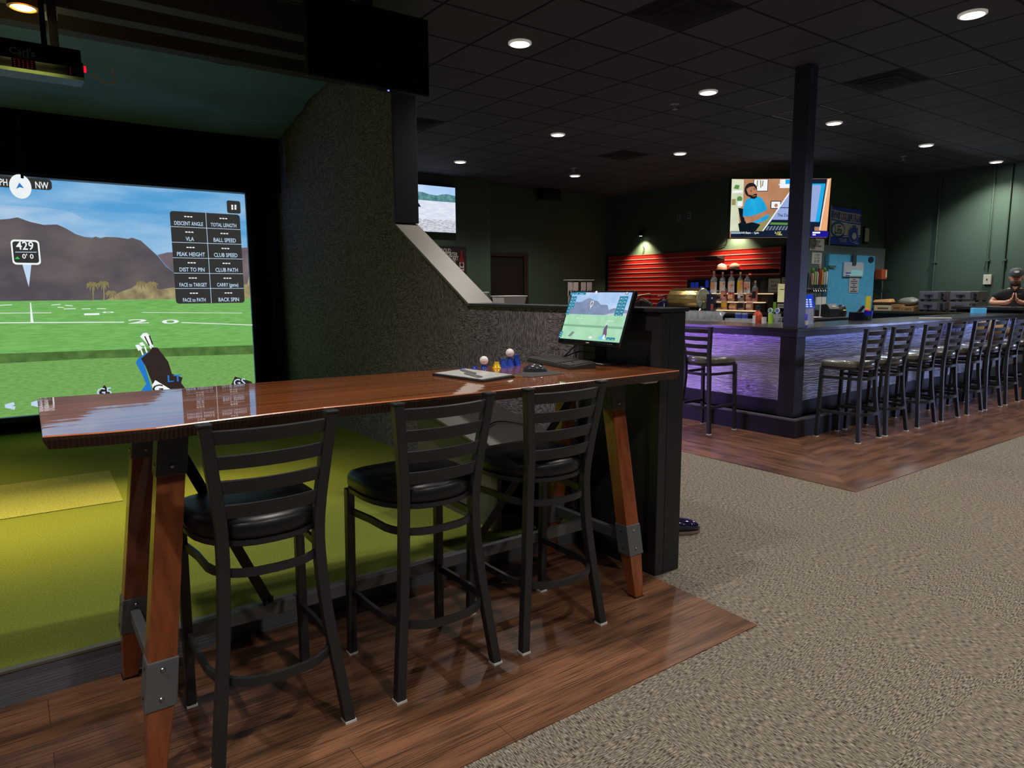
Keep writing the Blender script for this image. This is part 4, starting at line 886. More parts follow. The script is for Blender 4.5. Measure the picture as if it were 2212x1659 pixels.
tee_cone((1.762, 2.822, ZT), 'flat blue tee ring leftmost on the table', M_blueplastic, 0.014, 0.011, 0.007, 4)
tee_cone((1.822, 2.812, ZT), 'small low blue tee second from left on the table', M_blueplastic, 0.014, 0.009, 0.012, 4)
tee_cone((1.862, 2.790, ZT), 'short blue tee under the left golf ball', M_blueplastic, 0.015, 0.009, 0.020)
tee_cone((1.925, 2.772, ZT), 'yellow rubber tee standing among the blue tees', M_yellowplastic, 0.018, 0.009, 0.030)
tee_cone((1.975, 2.785, ZT), 'blue slotted tee right of the yellow tee without ball', M_blueplastic, 0.020, 0.009, 0.042)
tee_cone((2.022, 2.795, ZT), 'tall blue slotted tee under the right golf ball', M_blueplastic, 0.020, 0.008, 0.048)
tee_cone((2.072, 2.806, ZT), 'tallest blue slotted tee at the right of the row', M_blueplastic, 0.020, 0.009, 0.056)
def golf_ball(loc, lab):
    m = mat('golf ball white', S(236, 230, 232), 0.35, 0, 0.03, 30)
    b = [n for n in m.node_tree.nodes if n.type == 'BSDF_PRINCIPLED'][0]; vo = N(m.node_tree, 'ShaderNodeTexVoronoi', Scale=260.0); bp = N(m.node_tree, 'ShaderNodeBump', Strength=0.25, Distance=0.001)
    tc = N(m.node_tree, 'ShaderNodeTexCoord'); m.node_tree.links.new(tc.outputs['Object'], vo.inputs['Vector']); m.node_tree.links.new(vo.outputs['Distance'], bp.inputs['Height']); m.node_tree.links.new(bp.outputs[0], b.inputs['Normal'])
    o = thing('golf_ball', lab, 'golf ball', loc, 0, 'golf balls on tees')
    MB().ball((0, 0, 0.0213), 0.0213, 28).build('shell', m, o, smooth=2)
    mb = MB(); mb.ball((-0.0125, -0.0165, 0.016), 0.0022, 8); mb.build('logo_mark', M_ink, o)
golf_ball((1.862, 2.790, ZT+0.020), 'white golf ball on the short blue tee at left')
golf_ball((2.022, 2.795, ZT+0.047), 'white golf ball on the tall blue tee at right')
# folio
fo = thing('menu_folio', 'black zip folio with a clear sleeve of printed sheets on the table', 'folder', (0, 0, 0))
F4 = [(1.526,2.711,1.08)[:2], (1.576,2.371,1.08)[:2], (1.782,2.424,1.08)[:2], (1.741,2.77,1.08)[:2]]
MB().prism(F4, 'z', ZT, ZT+0.010).build('cover', mat('black leatherette', S(26, 26, 28), 0.5), fo, bevel=0.003)
cxy = (sum(q[0] for q in F4)/4, sum(q[1] for q in F4)/4)
def shrink(k): return [(cxy[0]+(x-cxy[0])*k, cxy[1]+(y-cxy[1])*k) for x, y in F4]
MB().prism(shrink(0.93), 'z', ZT+0.0102, ZT+0.013).build('sheet', mat('printed sheet', S(196, 198, 196), 0.25, 0, 0.3, 14), fo)
mb = MB()
for t0, t1, w, z in ((0.2, 0.55, 0.02, 0.0165), (0.5, 0.85, 0.025, 0.016)):
    a = Vector(F4[3]).lerp(Vector(F4[1]), t0); b = Vector(F4[3]).lerp(Vector(F4[1]), t1)
    mb.tube([(a.x-0.03, a.y+0.01, ZT+z), (b.x, b.y, ZT+z)], (w, 0.004))
mb.build('sleeve', mat('grey clear plastic', S(120, 122, 124), 0.15), fo)
MB().tube([(F4[2][0]-0.01, F4[2][1]+0.004, ZT+0.008), (F4[2][0]+0.03, F4[2][1]-0.012, ZT+0.004)], (0.008, 0.004)).build('zip_pull', mat('brass', S(220, 180, 90), 0.3, 0.8), fo)
# mouse pad, mouse
pad = [(1.794,2.475,1.076)[:2], (1.841,2.376,1.076)[:2], (2.037,2.392,1.076)[:2], (2.057,2.637,1.076)[:2]]
tag(MB().prism(pad, 'z', ZT, ZT+0.003).build('mouse_pad', mat('dark grey rubber', S(62, 56, 56), 0.8, 0, 0.1, 60), bevel=0.002), 'dark grey mouse pad between folio and keyboard', 'mouse pad')
ms = thing('computer_mouse', 'glossy dark grey computer mouse on the mouse pad', 'mouse', (1.975, 2.53, ZT+0.003), -0.75)
def mouse_body():
    vs = []; fs = []; n, r = 18, 6
    for i in range(r+1):
        t = i/r
        for k in range(n):
            a = 2*PI*k/n; x, y = math.cos(a), math.sin(a)
            rad = math.cos(t*PI/2)**0.55 if t < 1 else 0.001
            L = 0.058; W = 0.033
            z = 0.036*math.sin(t*PI/2)*(1.0-0.18*(x*rad-0.1)**2*2)
            vs.append((L*x*rad-0.004*t, W*y*rad*(1-0.12*x), max(z, 0)))
    for i in range(r):
        for k in range(n): fs.append((i*n+k, i*n+(k+1) % n, (i+1)*n+(k+1) % n, (i+1)*n+k))
    fs.append(tuple(range(n))[::-1]); fs.append(tuple(range(r*n, (r+1)*n)))
    mb = MB(); mb.add(vs, fs); return mb
mouse_body().build('shell', mat('gunmetal plastic', S(58, 62, 70), 0.22, 0.2, 0.1), ms, smooth=1.2)
MB().lathe([(0.008, -0.004), (0.008, 0.004)], (0.03, 0, 0.03), 14, 0, 'y').build('scroll_wheel', M_black, ms)
MB().cbox((0.0, 0.031, 0.018), (0.03, 0.004, 0.006)).build('side_button', M_blackgloss, ms, bevel=0.001)
# keyboard
KB = [(2.216,2.877,1.09)[:2], (2.134,2.396,1.09)[:2], (2.362,2.497,1.09)[:2], (2.446,2.988,1.09)[:2]]
k0, k1 = Vector(KB[0]), Vector(KB[1]); d_ = (k1-k0).normalized(); kc = sum((Vector(q) for q in KB), Vector((0, 0)))/4
kb = thing('keyboard', 'black full size keyboard in front of the monitor', 'keyboard', (kc.x-0.02, kc.y+0.01, ZT), math.atan2(d_.y, d_.x))
KW, KD = 0.445, 0.15
MB().prism([(-KD/2, 0), (KD/2, 0), (KD/2, 0.030), (-KD/2, 0.016)], 'x', -KW/2, KW/2).build('case', mat('black plastic', S(40, 40, 42), 0.45), kb, bevel=0.004)
M_key = mat('keycap', S(70, 68, 64), 0.5, 0, 0.1)
mb = MB()
for r in range(6):
    yy = -KD/2+0.016+r*0.0225; zz = 0.017+0.0937*(yy+KD/2)
    for c in range(21):
        if c == 15: continue
        if r == 0 and 4 <= c <= 8:
            if c == 4: mb.cbox((-KW/2+0.014+6*0.0207, yy, zz), (0.098, 0.017, 0.008))
            continue
        if r == 2 and c in (16, 17): continue
        mb.cbox((-KW/2+0.014+c*0.0207, yy, zz), (0.0175, 0.0185, 0.008))
kk = mb.build('keys', M_key, kb); kk['kind'] = 'stuff'
# monitor
MW, MH = 0.452, 0.291; MC = Vector((2.424, 2.611, 1.3135)); tilt = 0.355; myaw = 0.032
mo = thing('computer_monitor', 'black computer monitor showing the golf range on the table', 'monitor', (MC.x, MC.y, ZT), -PI/2+myaw)
RX = Matrix.Translation((0, 0, MC.z-ZT)) @ Matrix.Rotation(-tilt, 4, 'X')
mb = MB(); mb.X = RX; mb.box(-MW/2, MW/2, 0.0, 0.028, -MH/2, MH/2); mb.build('bezel', mat('monitor black', S(18, 18, 20), 0.35), mo, bevel=0.004)
p = Pic((0, 0, 0), (1, 0, 0), (0, 0, 1)); p.X = RX; p.o = Vector((0, -0.0006, 0)); p.step = 0.0003
sx0, sx1, sz0, sz1 = -MW/2+0.011, MW/2-0.011, -MH/2+0.024, MH/2-0.009
def m_(u, v): return (sx0+(sx1-sx0)*u, sz1-(sz1-sz0)*v)
QM = dict(sky=E_('monitor sky', S(150, 190, 238), 1.0, c2=S(196, 218, 244), scale=9, light=True), mt=E_('monitor mountain', S(118, 134, 168), 1, c2=S(142, 156, 186), scale=20), grass=E_('monitor grass', S(158, 212, 172), 1, c2=S(178, 226, 192), scale=20, light=True),
   band=E_('monitor band', S(132, 180, 148), 1), teal=E_('monitor teal', S(40, 130, 156), 1), white=E_('monitor white', S(236, 242, 246), 1), dark=E_('monitor dark', S(70, 50, 70), 1), cyan=E_('monitor cyan', S(110, 200, 236), 1), bag=E_('monitor bag', S(112, 92, 118), 1), rock=E_('monitor rock', S(196, 204, 204), 1, var=0.2, scale=60))
QN = list(QM); qi = QN.index
p.rect(m_(0, 0), m_(1, 1), qi('sky')); p.poly([m_(.0, .47), m_(.03, .36), m_(.12, .2), m_(.16, .22), m_(.22, .2), m_(.29, .13), m_(.34, .12), m_(.42, .17), m_(.48, .18), m_(.55, .26), m_(.66, .26), m_(.70, .36), m_(.78, .32), m_(1, .36), m_(1, .5), m_(0, .5)], qi('mt'))
p.poly([m_(.62, .49), m_(.70, .44), m_(.8, .42), m_(1, .42), m_(1, .49)], qi('rock'))
p.rect(m_(0, .47), m_(1, 1), qi('grass')); p.rect(m_(0, .69), m_(1, .735), qi('band'))
for a, b in (((.2, .555), (.25, .555)), ((.27, .555), (.31, .555)), ((.72, .585), (.84, .585)), ((.51, .54), (.512, .57))): p.line(m_(*a), m_(*b), 0.0025, qi('white'))
def grid(u0, v0, cols, rows, w, h):
    for r in range(rows):
        for c in range(cols):
            a, b = m_(u0+c*w, v0+r*h), m_(u0+c*w+w*0.93, v0+r*h+h*0.92); p.rect(a, b, qi('teal'))
            p.line(m_(u0+c*w+w*0.25, v0+r*h+h*0.65), m_(u0+c*w+w*0.7, v0+r*h+h*0.65), 0.0022, qi('white'))
grid(.005, .09, 2, 4, .055, .07); grid(.005, .37, 1, 2, .055, .07); grid(.84, .09, 2, 6, .07, .068); grid(.01, .02, 3, 1, .04, .06); grid(.14, .015, 1, 1, .16, .065); grid(.02, .87, 1, 3, .055, .045); grid(.83, .93, 2, 1, .07, .06)
p.rect(m_(.41, .01), m_(.46, .035), qi('dark')); p.rect(m_(.48, .01), m_(.53, .035), qi('dark')); p.disc(m_(.47, .03), 0.008, qi('white')); p.rect(m_(.945, .02), m_(.985, .07), qi('dark')); p.rect(m_(.952, .028), m_(.978, .06), qi('white'))
p.rrect(m_(.425, .21), m_(.475, .315), 0.003, qi('white')); p.rect(m_(.431, .22), m_(.469, .305), qi('dark')); p.text('429', m_(.45, .24), 0.014, qi('white')); p.text("0'0", m_(.45, .285), 0.012, qi('white')); p.poly([m_(.44, .315), m_(.462, .315), m_(.448, .40)], qi('white'))
p.poly([m_(.70, .985), m_(.74, .92), m_(.765, .88), m_(.755, .76), m_(.78, .72), m_(.80, .9), m_(.79, .985)], qi('cyan')); p.poly([m_(.765, .88), m_(.76, .77), m_(.79, .69), m_(.81, .70), m_(.815, .8), m_(.83, .88), m_(.82, .97), m_(.79, .97)], qi('bag')); p.poly([m_(.775, .97), m_(.785, .88), m_(.81, .9), m_(.82, .985)], qi('white'))
for a, b in (((.782, .69), (.77, .66)), ((.795, .69), (.795, .63)), ((.80, .69), (.785, .645))): p.line(m_(*a), m_(*b), 0.002, qi('white'))
p.line(m_(.21, .97), m_(.265, .865), 0.006, qi('bag')); p.line(m_(.235, .97), m_(.29, .875), 0.006, qi('bag')); p.disc(m_(.585, .965), 0.012, qi('white'), 0.007); p.poly([m_(.62, .99), m_(.62, .9), m_(.64, .87), m_(.655, .97)], qi('rock'))
p.build('screen', [QM[k] for k in QN], mo)
pc = Pic((0, -0.0015, 0), (1, 0, 0), (0, 0, 1)); pc.X = RX; pc.rect((-0.012, -MH/2+0.009), (0.012, -MH/2+0.014))
for i in range(6): pc.rect((0.10+0.014*i, -MH/2+0.010), (0.107+0.014*i, -MH/2+0.0115))
pc.build('bezel_mark', mat('pale mark', S(190, 192, 196), 0.4), mo)
MB().box(-0.035, 0.035, 0.035, 0.06, 0.012, 0.24).build('stand_neck', mat('stand black', S(24, 24, 26), 0.2), mo, bevel=0.004)
mb = MB(); mb.X = RX; mb.box(-0.06, 0.06, 0.0285, 0.05, -0.06, 0.06); mb.build('hinge', M_black, mo)
MB().box(-0.12, 0.12, -0.05, 0.12, 0.0, 0.012).build('stand_base', mat('base black', S(22, 22, 24), 0.3), mo, bevel=0.004)
tag(MB().tube(smooth_path([(2.44, 2.70, 1.2), (2.45, 2.80, 1.15), (2.44, 2.86, 1.1), (2.38, 2.90, 1.083)]), 0.0035).tube(smooth_path([(2.46, 2.62, 1.13), (2.47, 2.78, 1.125), (2.44, 2.84, 1.1), (2.40, 2.88, 1.083)]), 0.0035).build('monitor_cable', M_black, smooth=1), 'pair of black cables drooping behind the monitor', 'cable')

# ================================================================== COMPUTER CABINET under the table end, dark shoe
cab = thing('computer_cabinet', 'grey box cabinet with sloping lid on the turf under the table', 'cabinet', (0, 0, 0))
M_cab = mat('grey wood grain laminate', S(92, 90, 84), 0.5, 0, 0.25, 1, (4, 4, 40)); M_lid = mat('dark grey steel sheet', S(88, 86, 82), 0.4, 0.3, 0.08, 6)
cx, cy = 2.08, 3.00
MB().prism([(cy, 0.133), (cy+0.9, 0.133), (cy+0.9, 0.72), (cy, 0.57)], 'x', cx, cx+0.03).build('side_panel', M_cab, cab)
MB().box(cx+0.03, 2.555, cy+0.87, cy+0.9, 0.133, 0.72).build('rear_panel', M_black, cab)
MB().box(2.5, 2.555, cy, cy+0.87, 0.133, 0.57).build('side_panel', M_black, cab)
lid = MB().prism([(cy-0.06, 0.575), (cy+0.92, 0.735), (cy+0.92, 0.75), (cy-0.06, 0.59)], 'x', cx-0.05, 2.555).build('lid', M_lid, cab, bevel=0.003)
MB().box(cx+0.06, cx+0.36, cy+0.2, cy+0.6, 0.133, 0.5).build('computer_case', M_blackgloss, cab, bevel=0.005)
tag(MB().tube(smooth_path([(2.05, 3.02, 0.61), (2.12, 3.2, 0.645), (2.3, 3.34, 0.672), (2.42, 3.3, 0.662), (2.48, 3.2, 0.645)]), 0.005).build('cable', M_black, smooth=1), 'black cable lying over the sloping cabinet lid', 'cable')
sh = thing('shoe', 'shiny navy shoe toe poking out behind the black end panel', 'shoe', (3.16, 2.64, 0), -0.5)
def toe():
    vs = []; fs = []; n = 16; secs = [(-0.16, 0.045, 0.10), (-0.08, 0.05, 0.10), (0.0, 0.055, 0.095), (0.06, 0.052, 0.085), (0.10, 0.042, 0.07), (0.125, 0.024, 0.048), (0.134, 0.006, 0.028)]
    for x, w, h in secs:
        for k in range(n):
            a = 2*PI*k/n; s = math.sin(a); vs.append((x, w*math.cos(a), 0.016+(h-0.016)*(0.5+0.5*s)))
    for i in range(len(secs)-1):
        for k in range(n): fs.append((i*n+k, (i+1)*n+k, (i+1)*n+(k+1) % n, i*n+(k+1) % n))
    fs += [tuple(range(n)), tuple(range((len(secs)-1)*n, len(secs)*n))[::-1]]
    mb = MB(); mb.add(vs, fs); return mb
toe().build('upper', mat('shiny navy patent', S(24, 22, 52), 0.08, 0, 0.1, coat=1.0), sh, smooth=1.2)
MB().prism([(-0.16, -0.042), (0.05, -0.05), (0.11, -0.035), (0.134, 0), (0.11, 0.035), (0.05, 0.05), (-0.16, 0.042)], 'z', 0, 0.018).build('sole', mat('taupe sole', S(120, 104, 92), 0.6), sh, bevel=0.004)
# ================================================================== THE BAR
BX, BY, BZ = 6.14, 3.755, 1.07
M_count = mat('black speckled counter', S(44, 44, 48), 0.22, 0, 0.25, 140)
M_base = mat('black bar paint', S(24, 24, 27), 0.45, 0, 0.12, 6)
def wavy():
    m, nt, out = newmat('rippled aluminium sheet')
    b = N(nt, 'ShaderNodeBsdfPrincipled', Roughness=0.3, Metallic=1.0); b.inputs['Base Color'].default_value = S(206, 206, 214)
    a = noise_at(nt, 1.0, (9, 9, 95), 3)
    c = mix(nt, S(150, 150, 160), S(224, 224, 230), a.outputs['Fac']); nt.links.new(c, b.inputs['Base Color'])
    bp = N(nt, 'ShaderNodeBump', Strength=0.9, Distance=0.018); nt.links.new(a.outputs['Fac'], bp.inputs['Height']); nt.links.new(bp.outputs[0], b.inputs['Normal'])
    nt.links.new(b.outputs[0], out.inputs[0]); return m
M_wavy = wavy()
bar = thing('bar_counter', 'long black L shaped bar counter with rippled metal front panels', 'bar', (0, 0, 0))
def Lpoly(o, w, xe, ye): return [(BX+o, BY+o), (xe, BY+o), (xe, BY+o+w), (BX+o+w, BY+o+w), (BX+o+w, ye), (BX+o, ye)]
MB().prism(Lpoly(0, 0.64, 12.55, 7.5), 'z', BZ-0.035, BZ).build('countertop', M_count, bar, bevel=0.004)
MB().prism(Lpoly(0.004, 0.03, 12.55, 7.5), 'z', BZ-0.085, BZ-0.0355).build('apron', mat('dark counter apron', S(34, 36, 44), 0.4, 0, 0.1, 10), bar)
MB().prism(Lpoly(-0.06, 0.60, 12.55, 7.5), 'z', 0, 0.175).build('plinth', M_base, bar, bevel=0.004)
MB().prism(Lpoly(-0.064, 0.05, 12.55, 7.5), 'z', 0.1755, 0.192).build('plinth_trim', mat('worn aluminium trim', S(120, 120, 124), 0.4, 0.7, 0.15, 20), bar)
MB().prism(Lpoly(0.10, 0.40, 12.55, 7.5), 'z', 0.1925, BZ-0.0355).build('carcass', M_base, bar)
MB().box(BX+0.085, BX+0.099, 3.95, 6.1, 0.335, 0.975).build('front_panel', M_wavy, bar)
MB().box(BX+0.085, BX+0.099, 6.115, 7.45, 0.335, 0.975).build('front_panel', M_wavy, bar)
for a, b in ((6.33, 8.03), (8.045, 9.9), (9.915, 11.4), (11.415, 12.5)):
    MB().box(a, b, BY+0.085, BY+0.099, 0.335, 0.975).build('front_panel', M_wavy, bar)
MB().prism(Lpoly(0.07, 0.03, 12.55, 7.5), 'z', 0.1925, 0.334).build('lower_rail', M_base, bar)
MB().prism([(BX+0.012, BY+0.012), (6.31, BY+0.012), (6.31, 3.94), (BX+0.012, 3.94)], 'z', 0.1925, BZ-0.086).build('corner_post', M_base, bar, bevel=0.003)
# column on the counter corner
colm = struct(MB().box(BX+0.015, 6.285, BY+0.012, 3.925, BZ+0.001, ZC-0.001).build('trim_9', mat('navy black column paint', S(58, 64, 82), 0.4, 0, 0.06, 6), bevel=0.004), 'dark square column rising from the bar corner to the ceiling', 'column')
# return leg of the bar with raised ledge
rl = thing('raised_bar_ledge', 'raised black bar ledge the man leans on at the far end', 'bar', (0, 0, 0))
MB().box(12.02, 12.55, BY+0.02, 4.75, 1.115, 1.16).build('ledge_top', M_count, rl, bevel=0.004); MB().box(12.1, 12.5, BY+0.06, 4.7, BZ+0.001, 1.115).build('riser', M_base, rl)
# inner service counter
ic = thing('service_counter', 'steel topped service counter behind the left side of the bar', 'counter', (0, 0, 0))
MB().box(6.80, 8.05, 4.62, 7.4, 0.985, 1.02).build('counter_top', M_steel, ic, bevel=0.004); MB().box(6.85, 8.0, 4.66, 7.35, 0, 0.985).build('body', M_base, ic)

# ---- glassware
GG = 'glasses behind the bar'
def glass(kind):
    o = thing('drinking_glass', 'x', 'glass', (0, 0, 0), 0, GG)
    P = {'pint': [(0.0001, 0.0), (0.03, 0.0), (0.042, 0.145), (0.039, 0.145), (0.028, 0.012), (0.0001, 0.012)],
         'martini': [(0.0001, 0), (0.036, 0.002), (0.004, 0.008), (0.004, 0.075), (0.055, 0.135), (0.053, 0.136), (0.0001, 0.080)],
         'shot': [(0.0001, 0), (0.021, 0), (0.026, 0.068), (0.0235, 0.068), (0.019, 0.012), (0.0001, 0.012)]}[kind]
    MB().lathe(P, n=14).build('bowl', M_glass2, o, smooth=0.7)
    return o
def ghost():
    m, nt, out = newmat('bright clear glassware')
    b = N(nt, 'ShaderNodeBsdfPrincipled', Roughness=0.08); b.inputs['Base Color'].default_value = (0.55, 0.58, 0.63, 1); b.inputs['Alpha'].default_value = 0.3; b.inputs['Specular IOR Level'].default_value = 1.0
    nz = noise_at(nt, 9); nt.links.new(ramp(nt, nz.outputs['Fac'], 0.4, 0.65, (0.10,)*3+(1,), (0.45,)*3+(1,)), b.inputs['Alpha'])
    nt.links.new(b.outputs[0], out.inputs[0]); return m
M_glass2 = ghost()
protos = {}
rw = ('front', 'second', 'third')
def put(kind, loc, lab):
    if kind not in protos:
        o = glass(kind); o.location = loc; o['label'] = lab; protos[kind] = o
    else: dup(protos[kind], loc, random.random()*6, lab)
od = ['leftmost', 'second', 'third', 'fourth', 'fifth', 'sixth', 'seventh', 'eighth', 'ninth']
for r in range(2):
    for i in range(6):
        q = (7.35,6.059,1.025); put('pint', (7.35+0.13*r, q[1]+0.03-0.10*i+0.2*r*0.4, 1.02), '%s pint glass from the left in the %s row behind the bar' % (od[i], rw[r]))
for i, (x, px_) in enumerate(((7.40, 0), (7.30, 1), (7.42, 2), (7.32, 3))):
    q = (7.4,5.781,1.033); put('martini', (x, q[1]-0.085*i, 1.02), '%s martini glass from the left behind the bar' % od[i])
for r in range(2):
    for i in range(6):
        q = (7.3,5.419,1.031); put('shot', (7.28+0.07*r, q[1]-0.062*i, 1.02), '%s small tumbler from the left in the %s row behind the bar' % (od[i], rw[r]))
for i in range(2):
    q = (7.6,5.501,1.06)
    o = thing('drinking_glass', ('left' if i == 0 else 'right') + ' clear glass with blue print behind the bar', 'glass', (7.62, q[1]-0.1*i, 1.02), 0, 'blue printed glasses')
    MB().lathe([(0.0001, 0), (0.03, 0), (0.038, 0.13), (0.035, 0.13), (0.026, 0.012), (0.0001, 0.012)], n=14).build('bowl', M_glass2, o, smooth=0.7)
    MB().lathe([(0.0352, 0.05), (0.0385, 0.105)], n=14).build('print', mat('blue print', S(60, 80, 180), 0.4), o)
q = (7.15,4.89,1.044)
o = thing('juice_pitcher', 'plastic pitcher of red juice with white label on the bar', 'pitcher', (7.15, q[1], 1.02))
MB().lathe([(0.0001, 0), (0.05, 0), (0.058, 0.05), (0.056, 0.11), (0.04, 0.15), (0.024, 0.17), (0.024, 0.185), (0.0001, 0.185)], n=18).build('body', mat('red juice', S(190, 74, 50), 0.25, 0, 0.15, 10), o, smooth=0.8)
MB().lathe([(0.026, 0.185), (0.026, 0.23), (0.0001, 0.235)], n=14).build('pourer', mat('dark green plastic', S(16, 50, 44), 0.4), o, smooth=0.7)
MB().prism([(-0.045, -0.055), (-0.01, -0.062), (-0.01, -0.058), (-0.045, -0.05)], 'z', 0.03, 0.12).build('label', M_white, o)
o.rotation_euler[2] = -1.2
for px_, col, lab, h in ((1650, S(222, 222, 220), 'white paper cup beside the juice pitcher', 0.105), (1663, S(180, 226, 80), 'clear cup with lime green label on the bar', 0.15)):
    q = (7.1,4.77,1.05) if px_ == 1650 else (7.2,4.752,1.053)
    o = thing('cup', lab, 'cup', (q[0], q[1], 1.02))
    MB().lathe([(0.0001, 0), (0.024, 0), (0.029, h), (0.027, h), (0.022, 0.01), (0.0001, 0.01)], n=16).build('body', mat('cup body ' + lab[:5], (col if px_ == 1650 else S(200, 205, 205)), 0.4), o, smooth=0.7)
    if px_ != 1650: MB().lathe([(0.0252, 0.02), (0.0292, h-0.01)], n=16).build('label', mat('lime label', col, 0.5), o)
q = (7.3,4.738,1.05)
o = thing('glass_jar', 'wide clear glass jar near the column on the bar', 'jar', (7.3, q[1], 1.02))
MB().lathe([(0.0001, 0), (0.055, 0), (0.062, 0.04), (0.062, 0.09), (0.05, 0.12), (0.05, 0.14), (0.046, 0.14), (0.046, 0.11), (0.0001, 0.015)], n=18).build('body', M_glass2, o, smooth=0.8)
q = (11.213,7.335,1.02)
o = thing('tap_badge_stand', 'small steel stand with two round white badges near the column', 'stand', (7.75, (7.75,5.063,1.156)[1], 1.02))
MB().tube([(0, 0.06, 0), (0, 0.06, 0.14)], 0.008).tube([(0, -0.04, 0), (0, -0.04, 0.14)], 0.008).box(-0.04, 0.04, -0.08, 0.1, 0, 0.01).build('frame', M_chrome, o)
for y, c in ((0.06, S(60, 150, 120)), (-0.04, S(60, 120, 200))):
    bd = MB().lathe([(0.0001, -0.006), (0.032, -0.006), (0.032, 0.006), (0.0001, 0.006)], (0, y, 0.16), 20, 0, 'x').build('badge', M_white, o, smooth=0.5)
    MB().lathe([(0.0001, -0.008), (0.022, -0.008), (0.022, -0.0065), (0.0001, -0.0065)], (0, y, 0.16), 18, 0, 'x').build('emblem', mat('badge emblem', c, 0.4), bd)

# ---- back bar: counter, dark glass, tiers, bottles
bb = thing('back_counter', 'dark back bar counter in front of the red slat wall', 'counter', (0, 0, 0))
MB().box(9.72, 11.03, 6.86, 9.2, 1.01, 1.05).build('counter_top', M_count, bb, bevel=0.004); MB().box(9.78, 11.03, 6.9, 9.15, 0, 1.01).build('body', M_base, bb)
dg = thing('mirror_panel', 'dark mirror panel behind the liquor bottles', 'mirror', (0, 0, 0))
MB().box(11.04, 11.088, 6.86, 9.02, 1.051, 1.65).build('glass', M_blackgloss, dg); MB().box(11.03, 11.039, 6.84, 9.04, 1.64, 1.66).build('frame', M_black, dg)
# faint blue reflections in dark glass, painted as glowing shapes
fr = thing('dark_glass_front', 'dark glass front with painted blue reflections left of the bottles', 'cooler', (0, 0, 0))
MB().box(10.78, 11.02, 8.2, 8.98, 1.051, 1.64).build('cabinet', M_black, fr)
p = Pic((10.778, 0, 0), (0, -1, 0), (0, 0, 1)); CM = [emis('painted blue reflection', S(26, 40, 120), 0.8), emis('painted white reflection', S(150, 170, 220), 0.9), mat('dark back glass', S(12, 12, 20), 0.2)]
p.rect((-8.96, 1.09), (-8.22, 1.62), 2)
for a, b, w, h in ((8.84, 1.47, .05, .1), (8.74, 1.52, .04, .06), (8.62, 1.40, .05, .1), (8.50, 1.54, .04, .07), (8.36, 1.48, .05, .09), (8.44, 1.36, .03, .06)): p.rrect((-a-w, b-h), (-a+w, b+h), 0.02, 0)
for a, b in ((8.80, 1.44), (8.58, 1.38), (8.62, 1.46), (8.40, 1.52)): p.disc((-a, b), 0.02, 1)
p.build('display', CM, fr)
ts = thing('tiered_bottle_shelf', 'three step lit shelf holding liquor bottles on the back counter', 'shelf', (0, 0, 0))
M_lit = emis('lit acrylic', S(255, 226, 176), 0.85, light=True); M_step = mat('dark step', S(40, 26, 22), 0.4)
yl, yr = (10.2,7.845,1.056)[1], (10.2,6.971,1.107)[1]
TIER = ((10.10, 1.085), (10.26, 1.225), (10.42, 1.37))
for i, (x, z) in enumerate(TIER):
    e = 0.12*i
    MB().box(x-0.06, x+0.09, yr-e*0.3, yl+e*0.9, 1.0505, z-0.016).build('step', M_step, ts)
    MB().box(x-0.068, x+0.09, yr-e*0.3, yl+e*0.9, z-0.0155, z).build('step_light', M_lit, ts)
GBt = 'liquor bottles on the tiered shelf'
def bottle(x, y, z, h, r, liquid, lab_c, cap_c, lab, level=0.55, shape=0, clear=None):
    o = thing('liquor_bottle', lab, 'bottle', (x, y, z), random.uniform(-0.3, 0.3)-PI/2, GBt)
    sh = 0.62 if shape == 0 else 0.5
    prof = [(0.0001, 0), (r*0.92, 0), (r, 0.01), (r*(1.08 if shape == 1 else 1), h*0.3), (r, h*sh), (r*0.75, h*(sh+0.08)), (0.35*r, h*(sh+0.15)), (0.32*r, h*0.93), (0.0001, h*0.93)]
    MB().lathe(prof, n=16).build('glass_body', clear or M_glass2, o, smooth=0.8)
    if level: MB().lathe([(0.0001, 0.004), (r*0.9, 0.004), (r*0.93, 0.012), (r*0.93*(1.06 if shape == 1 else 1), h*min(level, 0.3)), (r*0.93, h*level), (0.0001, h*level)], n=16).build('liquid', liquid, o, smooth=0.8)
    n0 = 9; lv = []
    za, zb = h*0.18, h*(0.5 if shape == 0 else 0.42); rr = r*(1.09 if shape == 1 else 1.02)
    mb = MB(); vs = []; fs = []
    for k in range(n0+1):
        a = -PI/2-1.05+2.1*k/n0; vs += [(rr*math.cos(a), rr*math.sin(a), za), (rr*math.cos(a), rr*math.sin(a), zb)]
    for k in range(n0): fs.append((2*k, 2*k+2, 2*k+3, 2*k+1))
    mb.add(vs, fs); mb.build('label', lab_c, o)
    MB().lathe([(0.0001, h*0.90), (0.38*r, h*0.90), (0.38*r, h), (0.0001, h)], n=12).build('cap', cap_c, o, smooth=0.5)
    return o
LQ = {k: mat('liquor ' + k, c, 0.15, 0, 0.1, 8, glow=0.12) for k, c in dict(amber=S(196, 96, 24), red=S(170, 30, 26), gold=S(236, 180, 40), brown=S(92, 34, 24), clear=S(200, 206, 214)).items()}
LB = {k: mat('label ' + k, c, 0.5, 0, 0.12, 40) for k, c in dict(cream=S(240, 208, 176), salmon=S(230, 160, 130), black=S(40, 36, 40), yellow=S(244, 196, 60), white=S(226, 220, 222), green=S(120, 180, 130), peach=S(250, 200, 150)).items()}
CP = {k: mat('cap ' + k, c, 0.4) for k, c in dict(cork=S(220, 160, 120), pink=S(230, 120, 120), gold=S(226, 190, 110), black=S(30, 28, 30), teal=S(90, 150, 150), tan=S(214, 150, 110)).items()}
